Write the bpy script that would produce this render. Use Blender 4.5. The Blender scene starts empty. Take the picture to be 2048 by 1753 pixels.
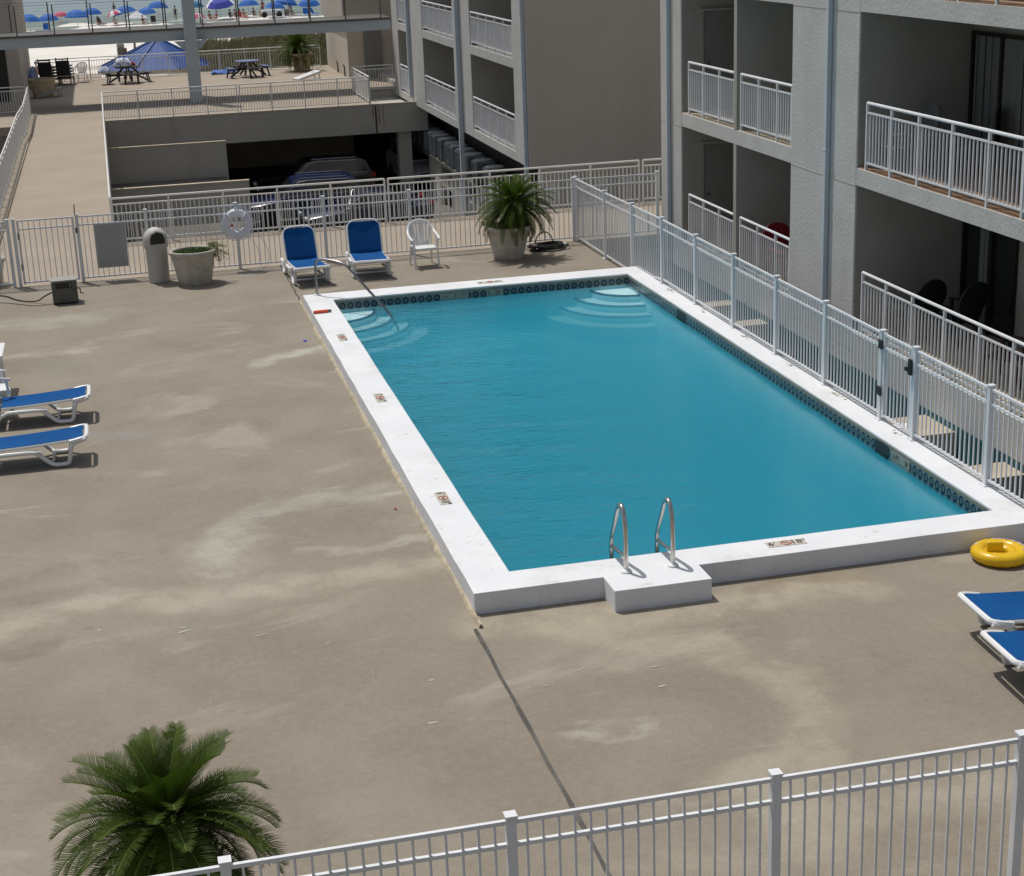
import bpy, math, random
from mathutils import Vector, Matrix, Quaternion
R=math.radians; PI=math.pi
random.seed(7)
scene=bpy.context.scene; COL=scene.collection
UP=Vector((0,0,1))
# ------------------------------------------------------------------ materials
def mat(name,c,c2=None,sc=4,rough=.7,bump=0,bsc=30,metal=0,spec=.5,det=5,dist=0,stretch=(1,1,1),lo=.35,hi=.65,bdist=.02,trans=0,fine=0,fsc=60):
    m=bpy.data.materials.new(name); m.use_nodes=True; nt=m.node_tree; N=nt.nodes; L=nt.links
    b=N['Principled BSDF']; b.inputs['Roughness'].default_value=rough; b.inputs['Metallic'].default_value=metal
    b.inputs['Specular IOR Level'].default_value=spec
    b.inputs['Base Color'].default_value=(*c,1)
    tc=N.new('ShaderNodeTexCoord'); mp=N.new('ShaderNodeMapping'); mp.inputs['Scale'].default_value=stretch
    L.new(tc.outputs['Object'],mp.inputs['Vector'])
    last=None
    if c2 is not None:
        n=N.new('ShaderNodeTexNoise'); n.inputs['Scale'].default_value=sc; n.inputs['Detail'].default_value=det; n.inputs['Distortion'].default_value=dist
        L.new(mp.outputs[0],n.inputs['Vector'])
        r=N.new('ShaderNodeValToRGB'); r.color_ramp.elements[0].position=lo; r.color_ramp.elements[1].position=hi
        r.color_ramp.elements[0].color=(*c,1); r.color_ramp.elements[1].color=(*c2,1)
        L.new(n.outputs['Fac'],r.inputs['Fac']); last=r.outputs['Color']
    if fine:
        n=N.new('ShaderNodeTexNoise'); n.inputs['Scale'].default_value=fsc; n.inputs['Detail'].default_value=3
        L.new(mp.outputs[0],n.inputs['Vector'])
        mr=N.new('ShaderNodeMapRange'); mr.inputs[1].default_value=.3; mr.inputs[2].default_value=.7; mr.inputs[3].default_value=1-fine; mr.inputs[4].default_value=1+fine
        L.new(n.outputs['Fac'],mr.inputs[0])
        mx=N.new('ShaderNodeMix'); mx.data_type='RGBA'; mx.blend_type='MULTIPLY'; mx.inputs[0].default_value=1
        if last: L.new(last,mx.inputs[6])
        else: mx.inputs[6].default_value=(*c,1)
        L.new(mr.outputs[0],mx.inputs[7]); last=mx.outputs[2]
    if last: L.new(last,b.inputs['Base Color'])
    if bump:
        n=N.new('ShaderNodeTexNoise'); n.inputs['Scale'].default_value=bsc; n.inputs['Detail'].default_value=4
        L.new(mp.outputs[0],n.inputs['Vector'])
        bp=N.new('ShaderNodeBump'); bp.inputs['Strength'].default_value=bump; bp.inputs['Distance'].default_value=bdist
        L.new(n.outputs['Fac'],bp.inputs['Height']); L.new(bp.outputs[0],b.inputs['Normal'])
    if trans:
        # leaf: a little light passes through
        tr=N.new('ShaderNodeBsdfTranslucent'); tr.inputs['Color'].default_value=(*[min(1,x*1.6) for x in c],1)
        mx=N.new('ShaderNodeMixShader'); mx.inputs[0].default_value=trans
        L.new(b.outputs[0],mx.inputs[1]); L.new(tr.outputs[0],mx.inputs[2]); L.new(mx.outputs[0],N['Material Output'].inputs['Surface'])
    return m
M={}
def nodes(m): return m.node_tree.nodes,m.node_tree.links
M['walk']=mat('walkway_concrete',(.30,.25,.195),(.335,.28,.22),sc=.5,rough=.85,bump=.1,bsc=60,fine=.05,fsc=30)
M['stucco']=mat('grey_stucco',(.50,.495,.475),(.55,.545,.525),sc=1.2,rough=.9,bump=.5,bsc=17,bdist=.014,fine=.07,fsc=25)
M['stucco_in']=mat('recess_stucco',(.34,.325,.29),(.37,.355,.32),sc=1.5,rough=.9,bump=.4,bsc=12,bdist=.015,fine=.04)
M['brown']=mat('brown_painted_block',(.52,.47,.405),(.55,.50,.43),sc=1,rough=.9,bump=.3,bsc=40,fine=.04)
M['beam']=mat('grey_brown_beam',(.42,.395,.345),(.47,.44,.39),sc=.6,rough=.9,bump=.3,bsc=30,fine=.05)
M['slabtop']=mat('tan_slab_edge',(.42,.36,.27),(.5,.43,.33),sc=3,rough=.9,bump=.3)
M['white_al']=mat('white_painted_aluminium',(.66,.68,.71),(.74,.75,.77),sc=2,rough=.42,fine=.03)
M['rail_al']=mat('offwhite_railing_paint',(.68,.68,.66),(.76,.76,.74),sc=3,rough=.5,fine=.03)
M['coping']=mat('white_pool_paint',(.68,.695,.725),(.735,.75,.775),sc=1.6,rough=.6,bump=.3,bsc=14,bdist=.008,fine=.03,fsc=40)
def scuffs(m,amt,col,sc=2.2,lo=.66,hi=.74,st=(1,1,1)):
    N,L=nodes(m); b=N['Principled BSDF']; src=b.inputs['Base Color'].links[0].from_socket
    tc=N.new('ShaderNodeTexCoord'); mp=N.new('ShaderNodeMapping'); mp.inputs['Scale'].default_value=st; n=N.new('ShaderNodeTexNoise'); n.inputs['Scale'].default_value=sc; n.inputs['Detail'].default_value=10; n.inputs['Roughness'].default_value=.72
    L.new(tc.outputs['Object'],mp.inputs[0]); L.new(mp.outputs[0],n.inputs[0]); r_=N.new('ShaderNodeMapRange'); r_.inputs[1].default_value=lo; r_.inputs[2].default_value=hi; r_.inputs[3].default_value=0; r_.inputs[4].default_value=amt; L.new(n.outputs['Fac'],r_.inputs[0])
    x=N.new('ShaderNodeMix'); x.data_type='RGBA'; L.new(r_.outputs[0],x.inputs[0]); L.new(src,x.inputs[6]); x.inputs[7].default_value=(*col,1); L.new(x.outputs[2],b.inputs['Base Color'])
pass
M['plaster']=mat('pool_plaster',(.70,.84,.88),(.76,.90,.93),sc=1.5,rough=.7,bump=.1)
M['waterline']=mat('scummy_plaster',(.16,.165,.12),(.26,.26,.20),sc=3,rough=.8,bump=.2,stretch=(1,1,3))
M['navy']=mat('navy_step_edge',(.01,.025,.09),rough=.4)
M['plastic']=mat('white_plastic',(.78,.79,.80),(.70,.71,.71),sc=3,rough=.35,fine=.03)
M['sling']=mat('blue_sling_mesh',(.004,.070,.24),(.006,.085,.28),sc=2,rough=.9,spec=.15,bump=.6,bsc=300,bdist=.004,fine=.12,fsc=120,trans=.06)
M['steel']=mat('stainless_steel',(.62,.60,.57),(.5,.48,.45),sc=5,rough=.16,metal=1,lo=.2,hi=.9)
M['dullsteel']=mat('dull_steel_tube',(.30,.29,.30),(.22,.21,.23),sc=6,rough=.3,metal=.9)
M['pot']=mat('weathered_concrete_pot',(.40,.37,.31),(.50,.47,.41),sc=5,rough=.9,bump=.5,bsc=18,fine=.1,fsc=30)
M['pot_tan']=mat('tan_stone_pot',(.45,.37,.25),(.52,.43,.30),sc=4,rough=.9,bump=.3)
M['bin']=mat('beige_gelcoat',(.46,.45,.42),(.50,.49,.46),sc=2,rough=.6,bump=.1)
M['black']=mat('black_plastic',(.012,.012,.013),rough=.45)
M['hose']=mat('black_rubber_hose',(.012,.012,.014),(.03,.03,.032),sc=8,rough=.35)
M['darkbox']=mat('dark_grey_housing',(.09,.087,.075),(.12,.115,.1),sc=5,rough=.6,fine=.05)
M['boxlid']=mat('dusty_lid',(.30,.29,.26),rough=.8)
M['signback']=mat('grey_sign_back',(.34,.345,.35),(.37,.375,.38),sc=2,rough=.6)
M['soil']=mat('potting_soil',(.05,.04,.03),(.09,.08,.05),sc=20,rough=1,bump=.6)
M['frond']=mat('sago_frond_green',(.034,.066,.005),(.068,.100,.008),sc=3,rough=.6,spec=.25,trans=.2)
M['frond2']=mat('old_frond_green',(.026,.038,.008),(.075,.066,.020),sc=3,rough=.6,spec=.2,trans=.15)
M['rachis']=mat('frond_stem',(.14,.19,.03),rough=.5)
M['trunk']=mat('fibrous_trunk',(.05,.035,.02),(.10,.075,.045),sc=12,rough=.95,bump=.8)
M['weed']=mat('straggly_weed',(.12,.15,.05),(.22,.22,.10),sc=4,rough=.7,trans=.2)
M['clover']=mat('low_green_plants',(.05,.11,.02),(.09,.15,.04),sc=14,rough=.7,trans=.2)
M['yellow']=mat('yellow_vinyl',(.80,.50,.01),(.86,.56,.015),sc=4,rough=.28,trans=.18)
M['ringprint']=mat('pale_print_vinyl',(.55,.57,.62),(.45,.25,.30),sc=30,rough=.35,lo=.45,hi=.6)
M['lifering']=mat('white_life_ring',(.74,.76,.80),rough=.5,fine=.04)
M['rope']=mat('pale_blue_rope',(.60,.64,.76),rough=.8)
M['orange']=mat('orange_plastic',(.75,.10,.03),rough=.4)
M['dark_al']=mat('bronze_anodised_post',(.10,.095,.09),rough=.5)
M['bridge']=mat('blue_grey_steel_paint',(.41,.475,.52),(.45,.515,.56),sc=1,rough=.6,fine=.04)
M['asphalt']=mat('parking_concrete',(.10,.092,.08),(.16,.148,.125),sc=.8,rough=.9,fine=.08)
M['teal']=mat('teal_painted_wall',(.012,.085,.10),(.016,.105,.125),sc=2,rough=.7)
M['glass']=mat('dark_window_glass',(.015,.017,.02),rough=.06,spec=.8)
M['frame_shade_dk']=mat('dark_bronze_and_shade',(.015,.014,.012),rough=.4)  # door frames; also paints shade behind the condensers and in the left recess
M['curtain']=mat('grey_curtain',(.20,.205,.195),rough=.9)
M['doorp']=mat('grey_door_paint',(.22,.215,.205),rough=.6)
M['terracotta']=mat('terracotta_balcony_floor',(.26,.16,.10),(.33,.21,.13),sc=5,rough=.85)
M['pipe']=mat('grey_blue_downpipe',(.50,.57,.62),(.54,.61,.66),sc=2,rough=.5)
M['ac']=mat('grey_condenser_casing',(.20,.225,.235),(.26,.285,.295),sc=4,rough=.55)
M['aclid']=mat('pale_condenser_lid',(.62,.64,.65),rough=.5)
M['rubber']=mat('tyre_rubber',(.012,.012,.012),rough=.85)
M['rim']=mat('alloy_rim',(.45,.45,.47),rough=.3,metal=.9)
M['lamp']=mat('clear_headlamp',(.75,.77,.8),rough=.1,spec=.9)
M['red']=mat('red_tail_lamp',(.30,.01,.015),rough=.2)
M['sand']=mat('white_beach_sand',(.66,.63,.575),(.74,.71,.66),sc=.25,rough=.95,bump=.5,bsc=3,bdist=.05,fine=.04,fsc=6)
M['dunesand']=mat('dune_sand',(.42,.38,.31),(.55,.51,.44),sc=.8,rough=.95,bump=.5,bsc=4)
M['seaoat']=mat('sea_oats',(.12,.12,.055),(.25,.22,.13),sc=1.5,rough=.8,trans=.2)
M['roofblue']=mat('blue_metal_roof',(.018,.066,.245),(.026,.085,.29),sc=1.5,rough=.6,spec=.3,fine=.06,fsc=3)
M['umb']=mat('blue_umbrella_canvas',(.012,.13,.48),(.016,.15,.54),sc=2,rough=.75,trans=.15)
M['umb_teal']=mat('teal_umbrella_canvas',(.012,.17,.33),rough=.75,trans=.15)
M['umb_violet']=mat('royal_blue_umbrella_canvas',(.07,.09,.50),rough=.75,trans=.15)
M['cloth_white']=mat('white_cloth',(.75,.76,.8),rough=.8)
M['wood']=mat('weathered_wood_post',(.15,.13,.11),(.22,.19,.16),sc=6,rough=.9)
M['darkwood']=mat('black_recycled_board',(.028,.028,.032),(.045,.045,.05),sc=4,rough=.6)
M['bluetable']=mat('dusty_blue_board',(.10,.14,.27),(.13,.17,.32),sc=4,rough=.6)
M['grime']=mat('joint_sealant',(.08,.075,.066),(.15,.14,.12),sc=2.5,rough=.9,bump=.8,bsc=40,lo=.45,hi=.7)
M['bead']=mat('cream_sealant_bead',(.34,.29,.20),(.46,.40,.29),sc=8,rough=.9,bump=.7,bsc=30)
M['crack']=mat('pale_crack_filler',(.30,.26,.20),rough=.9)
M['sticker']=mat('ceramic_marker',(.50,.475,.40),(.56,.53,.46),sc=8,rough=.4)
M['wl_plate']=mat('grimy_marker_tile',(.22,.25,.21),(.28,.30,.26),sc=8,rough=.4)
M['ink']=mat('black_glaze',(.02,.02,.02),rough=.4)
M['redink']=mat('red_glaze',(.45,.06,.05),rough=.4)
M['rust']=mat('rust_stain',(.10,.045,.02),(.16,.08,.03),sc=3,rough=.9,stretch=(1,1,.2))
M['maroon']=mat('maroon_resin',(.05,.008,.012),rough=.5)
M['redres']=mat('red_resin',(.22,.006,.012),rough=.45)
M['darkres']=mat('dark_navy_resin',(.012,.016,.022),rough=.5)
M['greyres']=mat('pale_grey_resin',(.11,.115,.115),rough=.5)
SKIN=[mat('sunlit_skin',(.42,.24,.16),rough=.6),mat('tanned_skin',(.26,.14,.09),rough=.6)]
CLO={k:mat(k+'_swimwear',v,rough=.8) for k,v in dict(navy=(.02,.03,.10),pink=(.55,.08,.16),black=(.02,.02,.02),red=(.45,.03,.04),teal=(.03,.25,.28),white=(.7,.7,.7)).items()}
HAIR=mat('dark_hair',(.03,.02,.012),rough=.7)
scuffs(M['coping'],.75,(.36,.35,.33),3.1,.62,.70); scuffs(M['coping'],.5,(.50,.49,.45),.9,.54,.68)
scuffs(M['stucco'],.35,(.34,.33,.30),.7,.52,.72,(1,1,.35)); scuffs(M['stucco'],.5,(.62,.62,.60),2.0,.64,.72)
scuffs(M['brown'],.25,(.40,.35,.29),.5,.5,.7,(1,1,.2)); scuffs(M['beam'],.4,(.28,.25,.20),.8,.55,.7,(1,1,.3))
scuffs(M['pot'],.6,(.20,.19,.15),4,.55,.7); scuffs(M['walk'],.35,(.24,.20,.155),.6,.55,.7); scuffs(M['bin'],.4,(.30,.28,.25),3,.58,.7,(1,1,.3))
scuffs(M['plastic'],.35,(.45,.44,.40),6,.62,.72)
def deck_mat():
    m=bpy.data.materials.new('stained_pool_deck'); m.use_nodes=True; N,L=nodes(m); b=N['Principled BSDF']
    b.inputs['Roughness'].default_value=.78
    tc=N.new('ShaderNodeTexCoord')
    def noise(sc,det=5,dist=0,st=(1,1,1),rgh=.5,rot=0):
        mp=N.new('ShaderNodeMapping'); mp.inputs['Scale'].default_value=st; mp.inputs['Rotation'].default_value=(0,0,rot); L.new(tc.outputs['Object'],mp.inputs[0])
        n=N.new('ShaderNodeTexNoise'); n.inputs['Scale'].default_value=sc; n.inputs['Detail'].default_value=det; n.inputs['Distortion'].default_value=dist; n.inputs['Roughness'].default_value=rgh
        L.new(mp.outputs[0],n.inputs[0]); return n.outputs['Fac']
    def rng(v,a,b_,c=0,d=1):
        r=N.new('ShaderNodeMapRange'); r.interpolation_type='SMOOTHSTEP'
        for i,x in enumerate((a,b_,c,d)): r.inputs[i+1].default_value=x
        L.new(v,r.inputs[0]); return r.outputs[0]
    def mix(f,a,b_,mode='MIX'):
        x=N.new('ShaderNodeMix'); x.data_type='RGBA'; x.blend_type=mode
        for sk,v in((0,f),(6,a),(7,b_)):
            if isinstance(v,(float,int)): x.inputs[sk].default_value=v
            elif isinstance(v,tuple): x.inputs[sk].default_value=(*v,1)
            else: L.new(v,x.inputs[sk])
        return x.outputs[2]
    c=mix(rng(noise(.55,6,.6),.35,.68),(.204,.173,.133),(.242,.208,.163))
    c=mix(rng(noise(.28,8,1.2,rgh=.6,st=(1,1.6,1)),.54,.68),c,(.300,.268,.212))
    c=mix(rng(noise(.42,9,1.6,st=(.6,2.2,1),rgh=.65,rot=.15),.60,.72,0,.75),c,(.36,.345,.292))
    c=mix(rng(noise(1.3,6,.8),.60,.78,0,.5),c,(.165,.136,.105))
    c=mix(rng(noise(9,6,.3,rgh=.7),.35,.7,0,.35),c,(.275,.24,.19))
    c=mix(rng(noise(2.6,7,.5,st=(.5,2,1)),.68,.78,0,.45),c,(.36,.345,.30))
    wn_=N.new('ShaderNodeTexNoise'); wn_.inputs['Scale'].default_value=1.6; wn_.inputs['Detail'].default_value=7; L.new(tc.outputs['Object'],wn_.inputs[0])
    def vm(op,a,b_=None):
        n=N.new('ShaderNodeVectorMath'); n.operation=op
        for i,v in enumerate((a,b_)):
            if v is None: continue
            if isinstance(v,tuple): n.inputs[i].default_value=v
            elif isinstance(v,float): n.inputs['Scale'].default_value=v
            else: L.new(v,n.inputs[i])
        return n
    def sm(op,a,b_):
        n=N.new('ShaderNodeMath'); n.operation=op
        for i,v in enumerate((a,b_)):
            if isinstance(v,float): n.inputs[i].default_value=v
            else: L.new(v,n.inputs[i])
        return n.outputs[0]
    wp=vm('SCALE',vm('SUBTRACT',wn_.outputs['Color'],(.5,.5,.5)).outputs[0],.85).outputs[0]
    pos=vm('ADD',tc.outputs['Object'],wp).outputs[0]
    pos=vm('MULTIPLY',pos,(1.,1.,0.)).outputs[0]
    def streak(pts,wid,soft,keep=.0,ys=1.0):
        best=None
        for a_,b_ in zip(pts,pts[1:]):
            A=Vector((*a_,0)); D=Vector((*b_,0))-A; q=D.length_squared
            ap_=vm('SUBTRACT',pos,tuple(A)).outputs[0]
            t_=sm('DIVIDE',vm('DOT_PRODUCT',ap_,tuple(D)).outputs['Value'],float(q))
            cl=N.new('ShaderNodeClamp'); L.new(t_,cl.inputs[0])
            pr_=vm('SCALE',tuple(D)); L.new(cl.outputs[0],pr_.inputs['Scale'])
            d_=vm('LENGTH',vm('SUBTRACT',ap_,pr_.outputs[0]).outputs[0]).outputs['Value']
            best=d_ if best is None else sm('MINIMUM',best,d_)
        return rng(best,wid,wid+soft,1,0)
    brk=rng(noise(1.9,7,rgh=.65),.35,.6,.35,1)
    for pts,wid,soft,col,amt in(
        ([(-6.5,.2),(-5.45,.67),(-4.51,1.2),(-3.65,.91),(-2.76,.99),(-2.2,1.02),(-.69,1.06)],.10,.42,(.37,.335,.265),.75),
        ([(-2.98,2.17),(-2.87,2.91),(-2.55,3.36),(-2.15,3.6),(-1.62,3.71),(-.84,3.74)],.06,.40,(.37,.36,.31),.55),
        ([(-3.0,1.9),(-2.95,2.5)],.2,.5,(.38,.36,.30),.7),
        ([(.32,-1.1),(.79,-1.7),(1.6,-1.97),(1.81,-2.53),(2.06,-3.18),(2.02,-3.8),(1.56,-4.35),(.99,-4.62),(1.11,-5.81)],.08,.38,(.35,.31,.24),.7),
        ([(-.46,-.70),(.78,-.95),(2.15,-.95),(3.61,-1.0)],.12,.45,(.36,.315,.235),.8),
        ([(-1.71,10.97),(-.98,11.39),(-.44,11.54)],.02,.35,(.42,.41,.35),.8),
        ([(-1.98,1.91),(-1.14,1.88),(-.6,2.0)],.02,.22,(.38,.36,.30),.6),
        ([(1.04,-5.2),(2.59,-5.12),(4.2,-5.6)],.10,.5,(.35,.31,.245),.7),
        ([(2.6,-.75),(3.8,-.8)],.05,.22,(.20,.155,.105),.75),
        ([(-4.34,7.6),(-3.9,7.4)],.10,.22,(.225,.215,.195),.85),
        ([(-5.32,.04),(-4.87,.2)],.10,.14,(.18,.145,.11),.7),
        ([(-5.8,12.2),(-4.93,11.8)],.22,.4,(.185,.165,.125),.65),
        ([(-6.3,15.6),(-4.5,15.4)],.2,.6,(.33,.31,.26),.6),
        ([(-6,13.0),(-4.8,12.9)],.05,.3,(.36,.33,.28),.55)):
        c=mix(sm('MULTIPLY',sm('MULTIPLY',streak(pts,wid,soft),brk),amt),c,col)
    f=rng(noise(14,8,rgh=.75),.3,.7,.93,1.07); c=mix(1.0,c,f,'MULTIPLY')
    f=rng(noise(70,3),.3,.7,.89,1.11); c=mix(1.0,c,f,'MULTIPLY')
    f=rng(noise(3.5,8,0,rgh=.75),.72,.78,1,.62); c=mix(1.0,c,f,'MULTIPLY')
    L.new(c,b.inputs['Base Color'])
    L.new(rng(noise(.9,5),.3,.7,.66,.9),b.inputs['Roughness'])
    bp=N.new('ShaderNodeBump'); bp.inputs['Strength'].default_value=.25; bp.inputs['Distance'].default_value=.01; L.new(noise(35,6,rgh=.7),bp.inputs['Height']); L.new(bp.outputs[0],b.inputs['Normal'])
    return m
M['deck']=deck_mat()
def tile_mat():
    m=bpy.data.materials.new('blue_ring_tiles'); m.use_nodes=True; N,L=nodes(m); b=N['Principled BSDF']; b.inputs['Roughness'].default_value=.25
    tc=N.new('ShaderNodeTexCoord'); sp=N.new('ShaderNodeSeparateXYZ'); L.new(tc.outputs['Object'],sp.inputs[0])
    def ma(op,a,b_=None,c=None):
        n=N.new('ShaderNodeMath'); n.operation=op
        for i,v in enumerate((a,b_,c)):
            if v is None: continue
            if isinstance(v,(int,float)): n.inputs[i].default_value=v
            else: L.new(v,n.inputs[i])
        return n.outputs[0]
    T=.1524
    u=ma('SUBTRACT',ma('FRACT',ma('DIVIDE',ma('ADD',sp.outputs[0],sp.outputs[1]),T)),.5)
    v=ma('DIVIDE',ma('SUBTRACT',sp.outputs[2],.1),T)   # band centre z=.10
    r=ma('SQRT',ma('ADD',ma('MULTIPLY',u,u),ma('MULTIPLY',v,v)))
    ring=ma('LESS_THAN',ma('ABSOLUTE',ma('SUBTRACT',r,.30)),.115)
    dot=ma('LESS_THAN',r,.10)
    blk=ma('MULTIPLY',ma('MAXIMUM',ring,dot),ma('LESS_THAN',ma('ABSOLUTE',v),.5))
    gr=ma('GREATER_THAN',ma('ABSOLUTE',u),.478)
    line=ma('GREATER_THAN',ma('ABSOLUTE',v),.44)
    x=N.new('ShaderNodeMix'); x.data_type='RGBA'; x.inputs[6].default_value=(.17,.215,.20,1); x.inputs[7].default_value=(.005,.010,.038,1); L.new(blk,x.inputs[0])
    y=N.new('ShaderNodeMix'); y.data_type='RGBA'; L.new(x.outputs[2],y.inputs[6]); y.inputs[7].default_value=(.05,.06,.09,1); L.new(ma('MAXIMUM',gr,line),y.inputs[0])
    L.new(y.outputs[2],b.inputs['Base Color']); return m
M['tile']=tile_mat()
def water_mat():
    m=bpy.data.materials.new('pool_water_clear'); m.use_nodes=True; N,L=nodes(m); N.remove(N['Principled BSDF']); out=N['Material Output']
    tc=N.new('ShaderNodeTexCoord')
    def noise(sc,st,det=3):
        mp=N.new('ShaderNodeMapping'); mp.inputs['Scale'].default_value=st; L.new(tc.outputs['Object'],mp.inputs[0])
        n=N.new('ShaderNodeTexNoise'); n.inputs['Scale'].default_value=sc; n.inputs['Detail'].default_value=det; L.new(mp.outputs[0],n.inputs[0]); return n.outputs['Fac']
    a=noise(5.5,(.8,3.0,1),4); b=noise(.9,(1,1.4,1),2)
    md=N.new('ShaderNodeMath'); md.operation='MULTIPLY_ADD'; L.new(b,md.inputs[0]); md.inputs[1].default_value=2.0; L.new(a,md.inputs[2])
    bp=N.new('ShaderNodeBump'); bp.inputs['Distance'].default_value=.045; L.new(md.outputs[0],bp.inputs['Height'])
    sp=N.new('ShaderNodeSeparateXYZ'); L.new(tc.outputs['Object'],sp.inputs[0]); mr=N.new('ShaderNodeMapRange'); mr.inputs[1].default_value=1.2; mr.inputs[2].default_value=4.2; mr.inputs[3].default_value=.55; mr.inputs[4].default_value=.16
    q=N.new('ShaderNodeMath'); q.operation='MULTIPLY_ADD'; L.new(noise(.5,(1,1,1),3),q.inputs[0]); q.inputs[1].default_value=2.4; 
    q2=N.new('ShaderNodeMath'); q2.operation='SUBTRACT'; L.new(sp.outputs[0],q2.inputs[0]); q2.inputs[1].default_value=1.2; L.new(q2.outputs[0],q.inputs[2]); L.new(q.outputs[0],mr.inputs[0]); L.new(mr.outputs[0],bp.inputs['Strength'])
    fr=N.new('ShaderNodeFresnel'); fr.inputs['IOR'].default_value=1.33; L.new(bp.outputs[0],fr.inputs['Normal'])
    gl=N.new('ShaderNodeBsdfGlossy'); gl.inputs['Roughness'].default_value=.012; L.new(bp.outputs[0],gl.inputs['Normal'])
    tr=N.new('ShaderNodeBsdfTransparent'); mx=N.new('ShaderNodeMixShader'); L.new(fr.outputs[0],mx.inputs[0]); L.new(tr.outputs[0],mx.inputs[1]); L.new(gl.outputs[0],mx.inputs[2]); L.new(mx.outputs[0],out.inputs['Surface'])
    va=N.new('ShaderNodeVolumeAbsorption'); va.inputs['Color'].default_value=(.05,.655,.79,1); va.inputs['Density'].default_value=1.1
    vs=N.new('ShaderNodeVolumeScatter'); vs.inputs['Color'].default_value=(.06,.72,.96,1); vs.inputs['Density'].default_value=.85; vs.inputs['Anisotropy'].default_value=.2
    ad=N.new('ShaderNodeAddShader'); L.new(va.outputs[0],ad.inputs[0]); L.new(vs.outputs[0],ad.inputs[1]); L.new(ad.outputs[0],out.inputs['Volume'])
    return m
M['water']=water_mat()
def sea_mat():
    m=bpy.data.materials.new('gulf_water'); m.use_nodes=True; N,L=nodes(m); b=N['Principled BSDF']; b.inputs['Roughness'].default_value=.22; b.inputs['Specular IOR Level'].default_value=.35
    g=N.new('ShaderNodeTexCoord'); sp=N.new('ShaderNodeSeparateXYZ'); L.new(g.outputs['Object'],sp.inputs[0])
    mp=N.new('ShaderNodeMapping'); mp.inputs['Scale'].default_value=(.03,.16,1); L.new(g.outputs['Object'],mp.inputs[0])
    n=N.new('ShaderNodeTexNoise'); n.inputs['Scale'].default_value=1; n.inputs['Detail'].default_value=6; L.new(mp.outputs[0],n.inputs[0])
    ma=N.new('ShaderNodeMath'); ma.operation='MULTIPLY_ADD'; L.new(n.outputs['Fac'],ma.inputs[0]); ma.inputs[1].default_value=26; L.new(sp.outputs[1],ma.inputs[2])
    r=N.new('ShaderNodeMapRange'); r.inputs[1].default_value=196; r.inputs[2].default_value=300; L.new(ma.outputs[0],r.inputs[0])
    cr=N.new('ShaderNodeValToRGB'); e=cr.color_ramp.elements
    e[0].position=0; e[0].color=(.55,.56,.50,1); e[1].position=1; e[1].color=(.20,.275,.33,1)
    for p,c in((.035,(.17,.21,.17)),(.085,(.155,.205,.175)),(.11,(.46,.50,.45)),(.135,(.14,.195,.165)),(.30,(.155,.22,.215)),(.335,(.26,.32,.26)),(.38,(.19,.27,.30))):
        x=e.new(p); x.color=(*c,1)
    L.new(r.outputs[0],cr.inputs[0]); L.new(cr.outputs[0],b.inputs['Base Color'])
    n2=N.new('ShaderNodeTexNoise'); n2.inputs['Scale'].default_value=.9; n2.inputs['Detail'].default_value=5
    mp2=N.new('ShaderNodeMapping'); mp2.inputs['Scale'].default_value=(.35,1,1); L.new(g.outputs['Object'],mp2.inputs[0]); L.new(mp2.outputs[0],n2.inputs[0])
    bp=N.new('ShaderNodeBump'); bp.inputs['Strength'].default_value=.8; bp.inputs['Distance'].default_value=.35; L.new(n2.outputs['Fac'],bp.inputs['Height']); L.new(bp.outputs[0],b.inputs['Normal'])
    return m
M['sea']=sea_mat()
def car_paint(n,c):
    m=mat(n,c,rough=.25,spec=.6); m.node_tree.nodes['Principled BSDF'].inputs['Coat Weight'].default_value=.8; return m
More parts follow.
